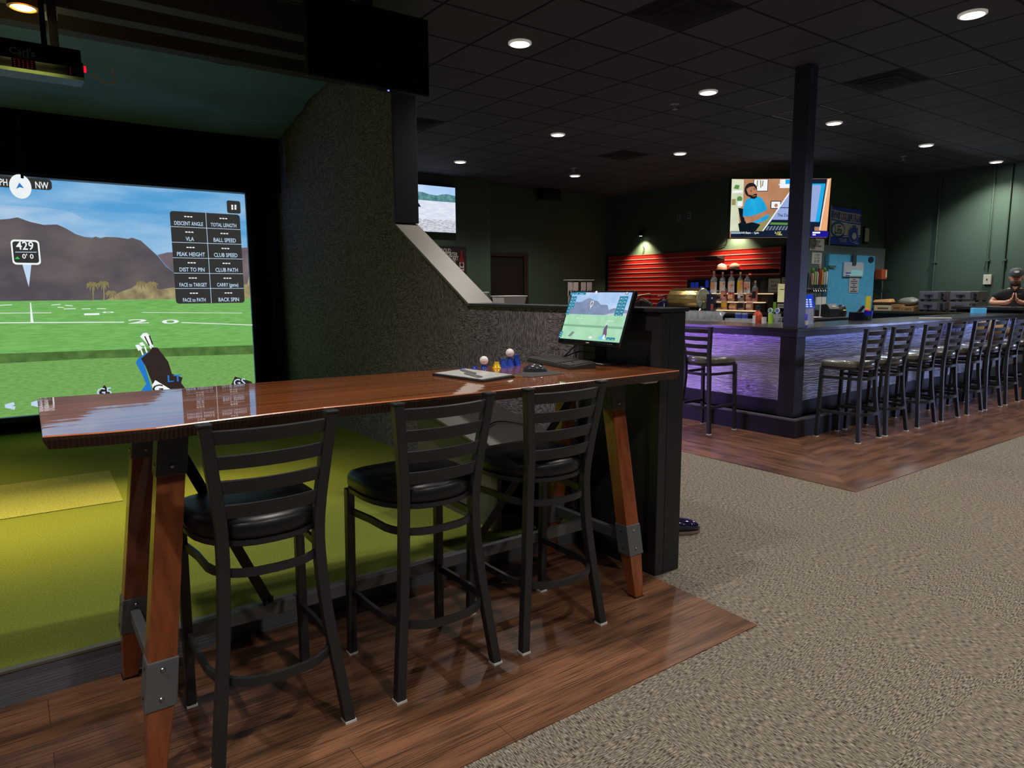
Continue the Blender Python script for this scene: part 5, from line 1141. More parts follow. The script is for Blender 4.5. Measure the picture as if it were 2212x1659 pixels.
def bt(px_, tier, h, r, lq, lb, cp, lab, **k):
    x, z = TIER[tier]; x += k.pop('dx', 0); t = TPX[px_]; bottle(x, t[1]+(x-t[0])*t[1]/t[0], z, h, r, LQ[lq], LB[lb], CP[cp], lab, **k)
TPX = {1541: (10.42,8.069,1.365), 1560: (10.42,7.877,1.365), 1579: (10.42,7.689,1.366), 1598: (10.42,7.506,1.366), 1613: (10.42,7.365,1.367), 1563: (10.26,7.72,1.221), 1580: (10.26,7.564,1.223), 1601: (10.26,7.356,1.225), 1618: (10.26,7.208,1.227), 1631: (10.26,7.09,1.228), 1550: (10.26,7.848,1.219),
  1552: (10.1,7.7,1.078), 1565: (10.1,7.583,1.08), 1583: (10.1,7.402,1.084), 1603: (10.1,7.235,1.088), 1620: (10.1,7.071,1.107)}
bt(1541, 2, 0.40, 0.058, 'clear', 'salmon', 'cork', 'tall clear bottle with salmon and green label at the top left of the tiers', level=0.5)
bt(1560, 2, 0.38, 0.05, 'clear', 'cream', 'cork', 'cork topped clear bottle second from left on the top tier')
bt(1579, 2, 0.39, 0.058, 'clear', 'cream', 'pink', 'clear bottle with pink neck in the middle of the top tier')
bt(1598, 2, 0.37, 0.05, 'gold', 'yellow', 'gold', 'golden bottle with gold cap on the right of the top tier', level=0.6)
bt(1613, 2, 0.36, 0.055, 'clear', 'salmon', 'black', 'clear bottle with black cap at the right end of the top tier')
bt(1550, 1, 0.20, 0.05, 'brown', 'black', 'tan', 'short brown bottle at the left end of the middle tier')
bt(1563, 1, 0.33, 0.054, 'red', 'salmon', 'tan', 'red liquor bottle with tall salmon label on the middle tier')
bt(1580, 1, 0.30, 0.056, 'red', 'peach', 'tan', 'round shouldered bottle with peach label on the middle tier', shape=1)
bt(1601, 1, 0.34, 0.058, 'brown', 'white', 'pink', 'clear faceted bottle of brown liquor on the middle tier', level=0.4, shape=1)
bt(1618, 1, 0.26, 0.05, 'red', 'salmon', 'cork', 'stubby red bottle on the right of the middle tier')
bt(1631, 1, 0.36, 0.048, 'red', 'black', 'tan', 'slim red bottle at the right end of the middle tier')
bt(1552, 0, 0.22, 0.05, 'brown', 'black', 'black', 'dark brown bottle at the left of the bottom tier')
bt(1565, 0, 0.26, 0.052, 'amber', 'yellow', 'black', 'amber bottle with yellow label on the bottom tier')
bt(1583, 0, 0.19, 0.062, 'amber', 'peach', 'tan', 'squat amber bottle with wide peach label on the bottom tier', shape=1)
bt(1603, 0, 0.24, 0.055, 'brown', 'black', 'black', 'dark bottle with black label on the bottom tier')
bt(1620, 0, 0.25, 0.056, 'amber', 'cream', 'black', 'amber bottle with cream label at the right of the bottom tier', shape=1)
y = (9.95,7.74,1.032)[1]
o = thing('gift_box', 'tall navy bottle gift box between the drum and the bottles', 'box', (9.95, y, 1.05), 0.25)
MB().box(-0.05, 0.05, -0.07, 0.07, 0, 0.31).build('carton', mat('navy carton', S(38, 40, 66), 0.4), o, bevel=0.003)
MB().box(-0.0525, -0.0505, -0.06, -0.01, 0.03, 0.14).build('print', mat('copper print', S(180, 96, 84), 0.4), o); MB().lathe([(0.0001, -0.053), (0.016, -0.0525), (0.016, -0.051), (0.0001, -0.0505)], (0, -0.03, 0.24), 14, 0, 'x').build('emblem', M_white, o)
# golden raffle drum
dm = thing('raffle_drum', 'golden foil raffle drum on the back counter', 'drum', (10.05, 8.33, 1.05))
def foil():
    m, nt, out = newmat('gold foil'); b = N(nt, 'ShaderNodeBsdfPrincipled', Roughness=0.22, Metallic=0.85)
    a = noise_at(nt, 1.0, (3, 3, 16), 3); nt.links.new(mix(nt, S(196, 152, 70), S(250, 226, 160), a.outputs['Fac']), b.inputs['Base Color'])
    bp = N(nt, 'ShaderNodeBump', Strength=0.5, Distance=0.02); nt.links.new(a.outputs['Fac'], bp.inputs['Height']); nt.links.new(bp.outputs[0], b.inputs['Normal']); nt.links.new(b.outputs[0], out.inputs[0]); return m
MB().lathe([(0.19, -0.33), (0.195, -0.30), (0.195, 0.30), (0.19, 0.33)], (0, 0, 0.225), 16, 0, 'y').build('barrel', foil(), dm, smooth=0.3)
MB().lathe([(0.0001, -0.345), (0.18, -0.345), (0.19, -0.331), (0.0001, -0.331)], (0, 0, 0.225), 16, 0, 'y').build('end_plate', mat('pale acrylic', S(190, 206, 186), 0.15, 0.2, 0.25, 12), dm, smooth=0.3)
MB().lathe([(0.0001, 0.331), (0.19, 0.331), (0.18, 0.345), (0.0001, 0.345)], (0, 0, 0.225), 16, 0, 'y').build('end_plate', mat('gold end', S(206, 170, 96), 0.3, 0.6), dm, smooth=0.3)
for s in (-1, 1): MB().tube([(-0.15, s*0.37, 0), (0, s*0.37, 0.235), (0.15, s*0.37, 0)], (0.02, 0.02), up=(0, 1, 0)).build('support', M_chrome, dm)
MB().tube([(0, -0.385, 0.225), (0, 0.385, 0.225)], 0.01).tube([(0, -0.385, 0.225), (-0.09, -0.385, 0.225)], 0.008).build('axle', mat('gold rod', S(230, 190, 110), 0.3, 0.8), dm)
# papers by the mirror
notice(11.034, (7.358,1.624), (7.125,1.387), 'white notice on the dark mirror right of the bottles', ['Draw Begins', 'with', '1 Winner'], ax='x')
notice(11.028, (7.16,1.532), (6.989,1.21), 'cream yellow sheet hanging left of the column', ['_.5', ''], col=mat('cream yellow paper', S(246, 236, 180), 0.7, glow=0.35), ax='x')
notice(11.034, (7.094,1.652), (6.999,1.547), 'tiny white notice above the cream yellow sheet', ['_.5', '_.5'], ax='x')
notice(11.034, (7.159,1.184), (6.992,1.105), 'white sheet below the cream yellow sheet', ['_.6'], ax='x')
y = (10.6,7.013,1.2)[1]
o = thing('lime_box', 'small lime green box on the back counter near the column', 'box', (10.6, y, 1.05)); MB().box(-0.06, 0.06, -0.08, 0.08, 0, 0.17).build('carton', mat('lime card', S(150, 214, 90), 0.5), o, bevel=0.003); MB().box(-0.062, -0.0605, -0.07, 0.07, 0.0, 0.07).build('print', mat('pale green card', S(190, 220, 170), 0.5), o)
y = (10.6,7.149,1.199)[1]
o = thing('coffee_maker', 'small black machine on the back counter left of the lime box', 'machine', (10.62, y, 1.05)); MB().box(-0.1, 0.1, -0.1, 0.1, 0, 0.05).box(0.02, 0.1, -0.1, 0.1, 0.05, 0.2).build('body', M_blk2, o, bevel=0.01); MB().tube(smooth_path([(-0.05, 0.09, 0.19), (-0.05, 0.0, 0.23), (-0.05, -0.09, 0.2)]), 0.012).build('handle', M_chrome, o)

# ---- rear counter with the till, taps
rc = thing('rear_counter', 'steel rear counter with the till in front of the cooler', 'counter', (0, 0, 0))
MB().box(9.3, 10.7, 5.45, 6.15, 0.985, 1.015).build('counter_top', M_steel, rc); MB().box(9.35, 10.65, 5.5, 6.1, 0, 0.985).build('body', M_base, rc)
o = thing('cash_register', 'black point of sale till with blue screen right of the column', 'till', (9.80, 5.86, 1.015), -0.5)
MB().box(-0.15, 0.12, -0.15, 0.15, 0, 0.12).build('base', M_blk2, o, bevel=0.01)
mb = MB(); mb.X = Matrix.Translation((-0.06, -0.10, 0.24)) @ Matrix.Rotation(-0.35, 4, 'X'); mb.box(-0.12, 0.12, 0, 0.03, -0.12, 0.12); mb.build('terminal', M_blk2, o, bevel=0.006)
p = Pic((0, -0.002, 0), (1, 0, 0), (0, 0, 1)); p.X = mb.X; p.rect((-0.108, -0.108), (0.108, 0.108), 0)
for r in range(4):
    for c in range(3): p.rect((-0.09+c*0.06, -0.09+r*0.035), (-0.05+c*0.06, -0.068+r*0.035), 1)
p.build('screen', [emis('till blue', S(30, 60, 190), 1), emis('till white', S(190, 210, 250), 1)], o)
o = thing('receipt_printer', 'black receipt printer beside the till', 'printer', (10.22, 5.72, 1.015), -0.3)
MB().prism([(-0.1, 0), (0.1, 0), (0.1, 0.19), (-0.02, 0.2), (-0.1, 0.12)], 'x', -0.10, 0.10).build('body', M_blk2, o, bevel=0.012); MB().cbox((0, -0.07, 0.165), (0.06, 0.004, 0.012)).build('status_light', emis('printer light', S(240, 210, 120), 0.8), o)
o = thing('card_reader', 'small dark rounded device on the rear counter right of the printer', 'device', (10.50, 5.70, 1.015)); MB().lathe([(0.0001, 0), (0.07, 0), (0.08, 0.06), (0.06, 0.15), (0.03, 0.18), (0.0001, 0.18)], n=18).build('body', M_blk2, o, smooth=0.8); MB().cbox((-0.03, -0.07, 0.1), (0.04, 0.02, 0.01)).build('light', emis('amber light', S(250, 220, 120), 0.9), o)
o = thing('card', 'white double card standing behind the till', 'card', (10.45, 6.02, 1.015)); MB().box(-0.14, -0.01, -0.02, 0, 0.18, 0.30).box(0.01, 0.13, -0.02, 0, 0.18, 0.30).box(-0.01, 0.01, -0.01, 0, 0, 0.30).build('sheet', M_white, o)
hc = [S(214, 170, 150), S(160, 190, 120), S(196, 196, 190), S(150, 56, 40), S(222, 160, 80), S(190, 200, 206), S(226, 228, 228)]
nm_ = ['pale pink', 'light green', 'pale grey', 'dark red', 'orange', 'silver', 'white']
TAPX = [(11.025,6.56,1.628)[0], (11.096,6.56,1.628)[0], (11.167,6.56,1.629)[0], (11.239,6.56,1.629)[0], (11.318,6.56,1.629)[0], (11.384,6.56,1.63)[0], (11.457,6.56,1.63)[0]]
tk = thing('tap_rail', 'steel beer tap rail on the cooler wall', 'tap rail', (0, 0, 0))
MB().box(TAPX[0]-0.08, TAPX[-1]+0.08, 6.56, 6.599, 1.425, 1.47).build('rail', M_steel, tk, bevel=0.004)
for i, x in enumerate(TAPX):
    o = thing('beer_tap', '%s tap handle, %s from the left on the beer tap rail' % (nm_[i], od[i]), 'beer tap', (x, 6.55, 1.44), 0, 'beer taps')
    MB().tube([(0, 0.01, 0.0), (0, -0.05, 0.0), (0, -0.075, -0.05)], 0.014).tube([(0, -0.03, 0), (0, -0.03, 0.07)], 0.010).build('faucet', M_chrome, o, smooth=0.8)
    hh = (0.20, 0.22, 0.22, 0.28, 0.25, 0.22, 0.23)[i]; w0 = 0.022 if i != 3 else 0.034
    MB().layers([[(-w0*0.7, -0.045, 0.07), (w0*0.7, -0.045, 0.07), (w0*0.7, -0.015, 0.07), (-w0*0.7, -0.015, 0.07)], [(-w0, -0.05, 0.07+hh*0.8), (w0, -0.05, 0.07+hh*0.8), (w0, -0.01, 0.07+hh*0.8), (-w0, -0.01, 0.07+hh*0.8)], [(-w0*0.6, -0.045, 0.07+hh), (w0*0.6, -0.045, 0.07+hh), (w0*0.6, -0.015, 0.07+hh), (-w0*0.6, -0.015, 0.07+hh)]]).build('handle', mat('tap handle ' + nm_[i], hc[i], 0.4, 0, 0.15, 20), o, bevel=0.005)
    if i in (0, 5): MB().ball((0, -0.03, 0.07+hh+0.035), 0.035, 8, 0, (1, 1, 1.3)).build('topper', mat('green hop', S(90, 150, 50), 0.6, 0, 0.4, 60), o)
    if i == 3: MB().ball((0, -0.03, 0.07+hh+0.03), 0.045, 10, 0, (0.8, 0.4, 1.2)).build('topper', mat('grey topper', S(170, 164, 160), 0.5, 0, 0.3, 40), o)
# ---- things on the long bar top
o = thing('napkin_caddy', 'black napkin and straw caddy on the long bar top', 'caddy', (8.22, 4.27, BZ), -0.6)
MB().box(-0.065, 0.065, -0.06, 0.06, 0, 0.10).build('box', mat('dark navy plastic', S(22, 20, 44), 0.35), o, bevel=0.004)
mb = MB(); mb.X = Matrix.Translation((0.03, 0, 0.11)) @ Matrix.Rotation(0.7, 4, 'Y'); mb.cbox((0, 0, 0.02), (0.03, 0.03, 0.11)); mb.build('straws', M_blk2, o)
o = thing('plastic_tumbler', 'dark blue rimmed tumbler beside the napkin caddy', 'cup', (8.36, 4.20, BZ)); MB().lathe([(0.0001, 0), (0.042, 0), (0.046, 0.06)], n=16).build('body', mat('grey green plastic', S(60, 84, 80), 0.4), o, smooth=0.7); MB().lathe([(0.046, 0.0605), (0.050, 0.11), (0.046, 0.11), (0.042, 0.065)], n=16).build('rim', mat('cobalt plastic', S(30, 30, 160), 0.3, glow=0.3), o, smooth=0.7); MB().ball((-0.015, 0.015, 0.112), 0.028, 8).build('fruit', mat('red fruit', S(230, 70, 80), 0.5), o)
o = thing('drink_can', 'violet and white slim can standing beside the column', 'can', (6.46, 3.875, BZ)); MB().lathe([(0.0001, 0), (0.024, 0), (0.028, 0.01), (0.028, 0.12), (0.02, 0.135), (0.0001, 0.135)], n=16).build('body', mat('violet can', S(96, 90, 220), 0.3, 0.3, 0.2, 20, glow=0.15), o, smooth=0.6); MB().lathe([(0.0283, 0.02), (0.0283, 0.065)], n=16).build('label', M_white, o)
o = thing('menu_holder', 'clear acrylic menu holder behind the violet can', 'menu holder', (6.60, 3.93, BZ), -0.9); MB().box(-0.06, 0.06, -0.004, 0.004, 0, 0.2).box(-0.06, 0.06, -0.04, 0.04, 0, 0.006).build('acrylic', M_glass2, o); MB().box(-0.05, 0.05, -0.002, 0.003, 0.02, 0.18).build('card', mat('pale blue card', S(190, 205, 240), 0.5), o)
o = thing('serving_plate', 'pale oval plate lying on the service counter right of the column', 'plate', (9.55, 5.62, 1.015)); MB().lathe([(0.0001, 0), (0.09, 0), (0.14, 0.02), (0.135, 0.022), (0.08, 0.008), (0.0001, 0.008)], n=24).build('dish', mat('cream china', S(226, 206, 196), 0.3), o, smooth=0.8)
a, b = (9.156,3.965,1.075), (9.426,3.717,1.075)
tag(MB().tube([(a[0], a[1], BZ+0.008), (b[0], b[1], BZ+0.008)], (0.05, 0.015)).build('white_tray', M_white, bevel=0.004), 'long narrow white tray lying on the long bar top', 'tray')
q = (11.72,4.196,1.07)
o = thing('tissue_box', 'small bright blue box on the far end of the bar top', 'box', (q[0], q[1]+0.06, BZ), -0.8); MB().box(-0.09, 0.09, -0.05, 0.05, 0, 0.08).build('carton', mat('bright blue card', S(90, 176, 232), 0.5, 0, 0.15, 20, glow=0.25), o, bevel=0.004); MB().box(-0.05, 0.05, -0.02, 0.02, 0.0805, 0.082).build('opening', M_ink, o)
for i, (q, w) in enumerate((((12.273,4.226,1.07), 0.22), ((12.688,4.119,1.07), 0.3))):
    tag(MB().box(-w/2, w/2, -0.1, 0.1, 0, 0.004).build('paper_sheet', mat('pale sheet %d' % i, S(226, 190, 190) if i else S(226, 214, 190), 0.6)), ('cream' if i == 0 else 'pinkish') + ' paper sheet lying on the far bar top', 'paper', 'papers on the bar top').location = (q[0], q[1]+0.08, BZ)

# ---- right back counter with ovens and boxes
kc_ = thing('kitchen_counter', 'black counter along the right wall with ovens and boxes', 'counter', (0, 0, 0))
MB().box(12.86, 13.84, 4.72, 6.47, 0.995, 1.035).build('counter_top', mat('dark counter edge', S(52, 46, 36), 0.4), kc_, bevel=0.004); MB().box(12.95, 13.84, 4.75, 6.45, 0, 0.995).build('body', M_base, kc_)
M_oven = mat('grey oven steel', S(116, 108, 106), 0.35, 0.3, 0.1, 10); M_ovg = mat('oven window', S(108, 104, 116), 0.2, 0, 0.2, 6)
ov = thing('pizza_oven', 'lower left countertop oven in the two by two stack', 'oven', (13.1, 5.49, 1.035), -PI/2, 'countertop ovens')
MB().box(-0.22, 0.22, 0, 0.4, 0.018, 0.175).build('case', M_oven, ov, bevel=0.006)
dd = MB().box(-0.2, 0.10, -0.014, -0.0005, 0.035, 0.16).build('door', M_ovg, ov, bevel=0.003); MB().box(-0.12, 0.02, -0.04, -0.026, 0.10, 0.118).box(-0.06, -0.03, -0.04, -0.0145, 0.07, 0.118).build('door_handle', M_black, dd, bevel=0.003)
MB().box(0.115, 0.215, -0.01, -0.0005, 0.03, 0.165).build('control_panel', mat('dark panel', S(80, 76, 84), 0.35), ov)
for z in (0.065, 0.125): MB().lathe([(0.0001, -0.03), (0.02, -0.03), (0.022, -0.011), (0.0001, -0.011)], (0.165, 0, z), 14, 0, 'y').build('knob', M_black, ov, smooth=0.6)
for a, b in ((-0.2, 0.03), (0.16, 0.03), (-0.2, 0.32), (0.16, 0.32)): MB().box(a, a+0.04, b, b+0.05, 0, 0.0175).build('foot', M_black, ov)
dup(ov, (13.1, 4.99, 1.035), -PI/2, 'lower right countertop oven in the two by two stack')
dup(ov, (13.1, 5.49, 1.215), -PI/2, 'upper left countertop oven in the two by two stack')
dup(ov, (13.1, 4.99, 1.215), -PI/2, 'upper right countertop oven in the two by two stack')
def box3(y0, y1, h, c, lab, name='cardboard_box', x0=13.05, x1=13.45, flaps=True):
    o = thing(name, lab, 'box', (0, 0, 0), 0, 'boxes on the kitchen counter')
    MB().box(x0, x1, y0, y1, 1.0355, 1.0355+h).build('carton', c, o, bevel=0.004)
    MB().box(x0-0.002, x0-0.0005, y0+(y1-y0)*0.2, y1-(y1-y0)*0.2, 1.0355+h*0.3, 1.0355+h*0.6).build('print', mat('carton print', sc(S(150, 110, 70), 0.7), 0.7, 0, 0.5, 30), o)
    return o
M_cardb = mat('brown cardboard', S(176, 132, 84), 0.75, 0, 0.12, 12)
box3(6.14, 6.46, 0.095, mat('cream carton', S(232, 214, 172), 0.6), 'cream carton at the left end of the kitchen counter', 'cream_carton')
box3(5.96, 6.15, 0.115, M_cardb, 'left brown cardboard box on the kitchen counter'); box3(5.76, 5.95, 0.085, M_cardb, 'right brown cardboard box on the kitchen counter')
o = thing('food_package', 'orange and white food package on top of the cream carton', 'package', (13.2, 6.35, 1.1315)); MB().box(-0.1, 0.1, -0.17, 0.17, 0, 0.05).build('tray', mat('dark brown tray', S(60, 36, 26), 0.5), o); MB().layers([[(-0.1, -0.16, 0.051), (0.1, -0.16, 0.051), (0.1, 0.18, 0.051), (-0.1, 0.18, 0.051)], [(-0.06, -0.14, 0.12), (0.08, -0.14, 0.12), (0.08, 0.17, 0.10), (-0.06, 0.17, 0.10)]]).build('wrapper', mat('orange wrapper', S(236, 170, 110), 0.3, 0, 0.3, 14), o, bevel=0.02)
def bagmesh(s, seed):
    mb = MB(); mb.ball((0, 0, 0), 1, 18); mb.v = [(x*s[0]*(1+0.25*noise.noise(Vector((x*2+seed, y*2, z*2)))), y*s[1]*(1+0.25*noise.noise(Vector((x*2, y*2+seed, z*2)))), max(-0.9, z)*s[2]*(1+0.3*noise.noise(Vector((x*3, y*3, z*3+seed))))) for x, y, z in mb.v]; return mb
tag(bagmesh((0.12, 0.19, 0.075), 2.0).build('plastic_bag', mat('translucent bag', S(136, 132, 124), 0.3, 0, 0.2, 20), smooth=1), 'crumpled clear plastic bag lying on the cardboard boxes', 'bag').location = (13.25, 5.93, 1.205)
jk = bagmesh((0.17, 0.20, 0.13), 5.0)
jo = jk.build('draped_jacket', mat('tan canvas', S(150, 124, 92), 0.9, 0, 0.35, 12, bump=0.4), smooth=1.2); tag(jo, 'tan jacket heaped on the seat of the seventh bar stool', 'jacket').location = (10.15, 3.53, 0.91)

# ================================================================== THE MAN behind the far ledge
def skin_mesh(verts, edges, radii, root=0, sub=1):
    me = bpy.data.meshes.new('tmp'); me.from_pydata(verts, edges, []); o = bpy.data.objects.new('tmp', me); COL.objects.link(o)
    mod = o.modifiers.new('s', 'SKIN'); sv = me.skin_vertices[0].data
    for i, r in enumerate(radii): sv[i].radius = r if isinstance(r, tuple) else (r, r); sv[i].use_root = (i == root)
    mod.use_smooth_shade = True
    o.modifiers.new('u', 'SUBSURF').levels = sub
    bpy.context.view_layer.update(); dg = bpy.context.evaluated_depsgraph_get()
    m2 = bpy.data.meshes.new_from_object(o.evaluated_get(dg)); r = ([tuple(v.co) for v in m2.vertices], [tuple(p.vertices) for p in m2.polygons])
    bpy.data.objects.remove(o); return r
man = thing('person', 'bearded man in black polo and grey cap with hands together at the far bar end', 'person', (13.02, 4.24, 0), -1.25)
M_skin = mat('skin', S(206, 150, 124), 0.5, 0, 0.08, 12); M_polo = mat('black polo cloth', S(32, 33, 36), 0.85, 0, 0.15, 30); M_hair = mat('dark beard', S(84, 62, 54), 0.9, 0, 0.3, 80); M_cap = mat('grey cap cloth', S(76, 78, 82), 0.8, 0, 0.15, 40)
body = MB()
V = [(0, 0, 0.93), (0, 0.01, 1.10), (0, 0.0, 1.28), (0, 0.01, 1.36), (0, 0.0, 1.45), (0, -0.005, 1.52), (0.20, 0.0, 1.35), (0.30, -0.06, 1.20), (0.10, -0.33, 1.215), (0.035, -0.37, 1.25), (-0.20, 0.0, 1.35), (-0.30, -0.06, 1.20), (-0.10, -0.33, 1.215), (-0.035, -0.37, 1.25),
  (0.10, 0, 0.86), (0.11, 0.0, 0.48), (0.11, 0.02, 0.09), (0.115, -0.11, 0.045), (-0.10, 0, 0.86), (-0.11, 0.0, 0.48), (-0.11, 0.02, 0.09), (-0.115, -0.11, 0.045)]
Eg = [(0, 1), (1, 2), (2, 3), (3, 4), (4, 5), (3, 6), (6, 7), (7, 8), (8, 9), (3, 10), (10, 11), (11, 12), (12, 13), (0, 14), (14, 15), (15, 16), (16, 17), (0, 18), (18, 19), (19, 20), (20, 21)]
Rd = [(.15, .11), (.15, .11), (.16, .12), (.12, .10), .058, .055, .06, .047, .034, .03, .06, .047, .034, .03, .085, .062, .045, .04, .085, .062, .045, .04]
body.add(*skin_mesh(V, Eg, Rd, 0, 2))
# head
hd = MB(); hd.ball((0, 0, 0), 1, 24)
def hs(p):
    x, y, z = p
    w = 0.078*(1-0.16*max(0, -z)) ; d = 0.098; h = 0.122
    yy = y*d
    if y < 0: yy -= 0.012*math.exp(-((z+0.75)**2)/0.05)*max(0, -y)
    return (x*w, yy, z*h+1.598)
hd.v = [hs(v) for v in hd.v]; body.add(hd.v, hd.f)
body.layers([[(-0.008, -0.09, 1.63), (0.008, -0.09, 1.63), (0.008, -0.08, 1.63), (-0.008, -0.08, 1.63)], [(-0.014, -0.116, 1.585), (0.014, -0.116, 1.585), (0.016, -0.085, 1.583), (-0.016, -0.085, 1.583)], [(-0.013, -0.1, 1.575), (0.013, -0.1, 1.575), (0.014, -0.085, 1.575), (-0.014, -0.085, 1.575)]])
for s in (-1, 1): body.ball((s*0.083, 0.012, 1.60), 0.03, 10, 0, (0.35, 0.7, 1.1))
# hands with five fingers each, tips together
for s in (-1, 1):
    base = Vector((s*0.030, -0.375, 1.262))
    body.add(*skin_mesh([(s*0.038, -0.365, 1.245), (s*0.026, -0.378, 1.29)], [(0, 1)], [(.022, .032), (.016, .034)], 0, 2))
    for k, (dy, L) in enumerate(((-0.028, 0.062), (-0.010, 0.074), (0.009, 0.07), (0.027, 0.054))):
        b = Vector((s*0.024, -0.378+dy, 1.295)); m1 = b+Vector((-s*0.002, -0.006, L*0.45)); m2 = b+Vector((-s*0.008, 0.002, L*0.8)); e = b+Vector((-s*0.014, 0.010, L))
        body.add(*skin_mesh([b-Vector((0, 0, 0.02)), b, m1, m2, e], [(0, 1), (1, 2), (2, 3), (3, 4)], [.010, .0095, .009, .008, .0065], 0, 1))
    b = Vector((s*0.030, -0.402, 1.262)); body.add(*skin_mesh([b, b+Vector((-s*0.004, -0.022, 0.022)), b+Vector((-s*0.014, -0.022, 0.05))], [(0, 1), (1, 2)], [.012, .0105, .008], 0, 1))
body.build('body', M_skin, man, smooth=2)
shirt = MB()
shirt.add(*skin_mesh([(0, 0, 0.90), (0, 0.01, 1.10), (0, 0.0, 1.27), (0, 0.01, 1.365), (0, 0.005, 1.43), (0.205, 0.0, 1.36), (0.275, -0.03, 1.25), (-0.205, 0.0, 1.36), (-0.275, -0.03, 1.25)], [(0, 1), (1, 2), (2, 3), (3, 4), (3, 5), (5, 6), (3, 7), (7, 8)], [(.175, .135), (.18, .135), (.19, .14), (.14, .115), (.075, .075), .085, .075, .085, .075], 0, 2))
shirt.build('polo_shirt', M_polo, man, smooth=2)
MB().tube([(-0.07, 0.02, 1.475), (-0.055, -0.07, 1.46), (-0.01, -0.115, 1.40)], (0.012, 0.04)).tube([(0.07, 0.02, 1.475), (0.055, -0.07, 1.46), (0.01, -0.115, 1.40)], (0.012, 0.04)).build('collar', M_polo, man)
MB().prism([(-0.035, 1.46), (0.035, 1.46), (0.0, 1.39)], 'y', -0.121, -0.10).build('neck_skin', M_skin, man)
tr = MB(); tr.add(*skin_mesh([(0, 0, 0.92), (0.1, 0, 0.84), (0.112, 0, 0.48), (0.11, 0.02, 0.10), (-0.1, 0, 0.84), (-0.112, 0, 0.48), (-0.11, 0.02, 0.10)], [(0, 1), (1, 2), (2, 3), (0, 4), (4, 5), (5, 6)], [(.165, .125), .1, .078, .065, .1, .078, .065], 0, 1)); tr.build('trousers', mat('dark trousers', S(40, 42, 48), 0.9), man, smooth=2)
bd = MB(); bd.ball((0, 0, 0), 1, 20)
bd.v = [(x*0.074, y*0.086-0.018, z*0.056+1.522) for x, y, z in bd.v]; bd.build('beard', M_hair, man, smooth=2)
MB().box(-0.024, 0.024, -0.118, -0.10, 1.545, 1.553).build('mouth', mat('lips', S(170, 104, 92), 0.5), man); MB().box(-0.032, 0.032, -0.113, -0.095, 1.562, 1.572).build('moustache', M_hair, man, bevel=0.003)
for s in (-1, 1):
    ey = MB().ball((s*0.032, -0.084, 1.622), 0.012, 10, 0, (1.2, 0.6, 0.7)).build('eye', mat('eye white', S(200, 190, 186), 0.3), man); MB().ball((s*0.032, -0.0905, 1.622), 0.0055, 8).build('iris', M_ink, ey)
    MB().box(s*0.032-0.018, s*0.032+0.018, -0.094, -0.08, 1.638, 1.645).build('eyebrow', M_hair, man)
cp_ = MB().lathe([(0.096, 1.640), (0.100, 1.655), (0.098, 1.69), (0.085, 1.728), (0.055, 1.752), (0.0001, 1.762)], (0, 0.0, 0), 24, 0, 'z', 1.12).build('cap', M_cap, man, smooth=1)
MB().prism([(-0.088, -0.06)] + [(0.092*math.sin(t), -0.09-0.085*math.cos(t)) for t in [(-PI/2)+PI*k/12 for k in range(13)]] + [(0.088, -0.06)], 'z', 1.638, 1.648).build('brim', M_cap, cp_)
p = Pic((0, -0.116, 1.695), (1, 0, 0), (0, 0.3, 0.95)); p.disc((0, 0), 0.036, 0, 0.02); p.build('badge', M_white, cp_)
MB().lathe([(0.033, -0.012), (0.036, -0.01), (0.036, 0.01), (0.033, 0.012)], n=16).build('wristband', mat('blue band', S(50, 54, 140), 0.5), man).matrix_local = Matrix.Translation((0.12, -0.295, 1.213)) @ Matrix.Rotation(-0.75, 4, 'Z') @ Matrix.Rotation(PI/2, 4, 'X')
p = Pic((0.06, -0.137, 1.34), (1, 0, 0), (0, 0, 1)); p.poly([(-0.02, 0), (0.03, 0.008), (0.03, 0.016), (-0.01, 0.01)]); p.build('chest_logo', mat('green print', S(120, 150, 90), 0.6), man)

# ================================================================== CEILING FIXTURES
M_lamp = emis('downlight glow', (1.0, 0.93, 0.85, 1), 16); M_ring = mat('white downlight trim', S(210, 205, 196), 0.4, glow=0.35)
dl0 = None
DL = [(3.658, 4.89), (6.136, 7.363), (6.112, 9.79), (8.557, 9.778), (6.144, 4.912), (8.509, 7.298), (8.563, 4.884), (10.98, 4.84), (13.378, 4.788), (6.078, 2.418)]
DN = ['on the ceiling between hung television and column, nearest of its row', 'second from the near left in the row past the partition top', 'deepest on the left above the far left television', 'deepest in the middle above the door', 'left of the column in the middle of the ceiling', 'above the outlets over the red panel', 'just right of the column', 'right of the column toward the cooler', 'over the right wall, farthest right', 'large at the top right corner of the view']
XTRA = [(1.23, 2.42), (-1.2, 2.42), (-1.2, 0.0), (3.66, 7.3), (3.66, 9.78), (3.66, 2.42), (8.55, 2.42), (10.98, 2.42), (13.38, 2.42), (1.23, 0.0), (3.66, 0.0), (6.1, 0.0), (8.55, 0.0), (10.98, 0.0), (1.23, -2.4), (3.66, -2.4), (6.1, -2.4), ]
def spot(loc, e, ang=2.0, blend=0.7, col=(1, 0.93, 0.84), size=0.06):
    l = bpy.data.lights.new('downlight_beam', 'SPOT'); l.energy = e; l.spot_size = ang; l.spot_blend = blend; l.color = col; l.shadow_soft_size = size
    o = bpy.data.objects.new('downlight_beam', l); COL.objects.link(o); o.location = loc; return o
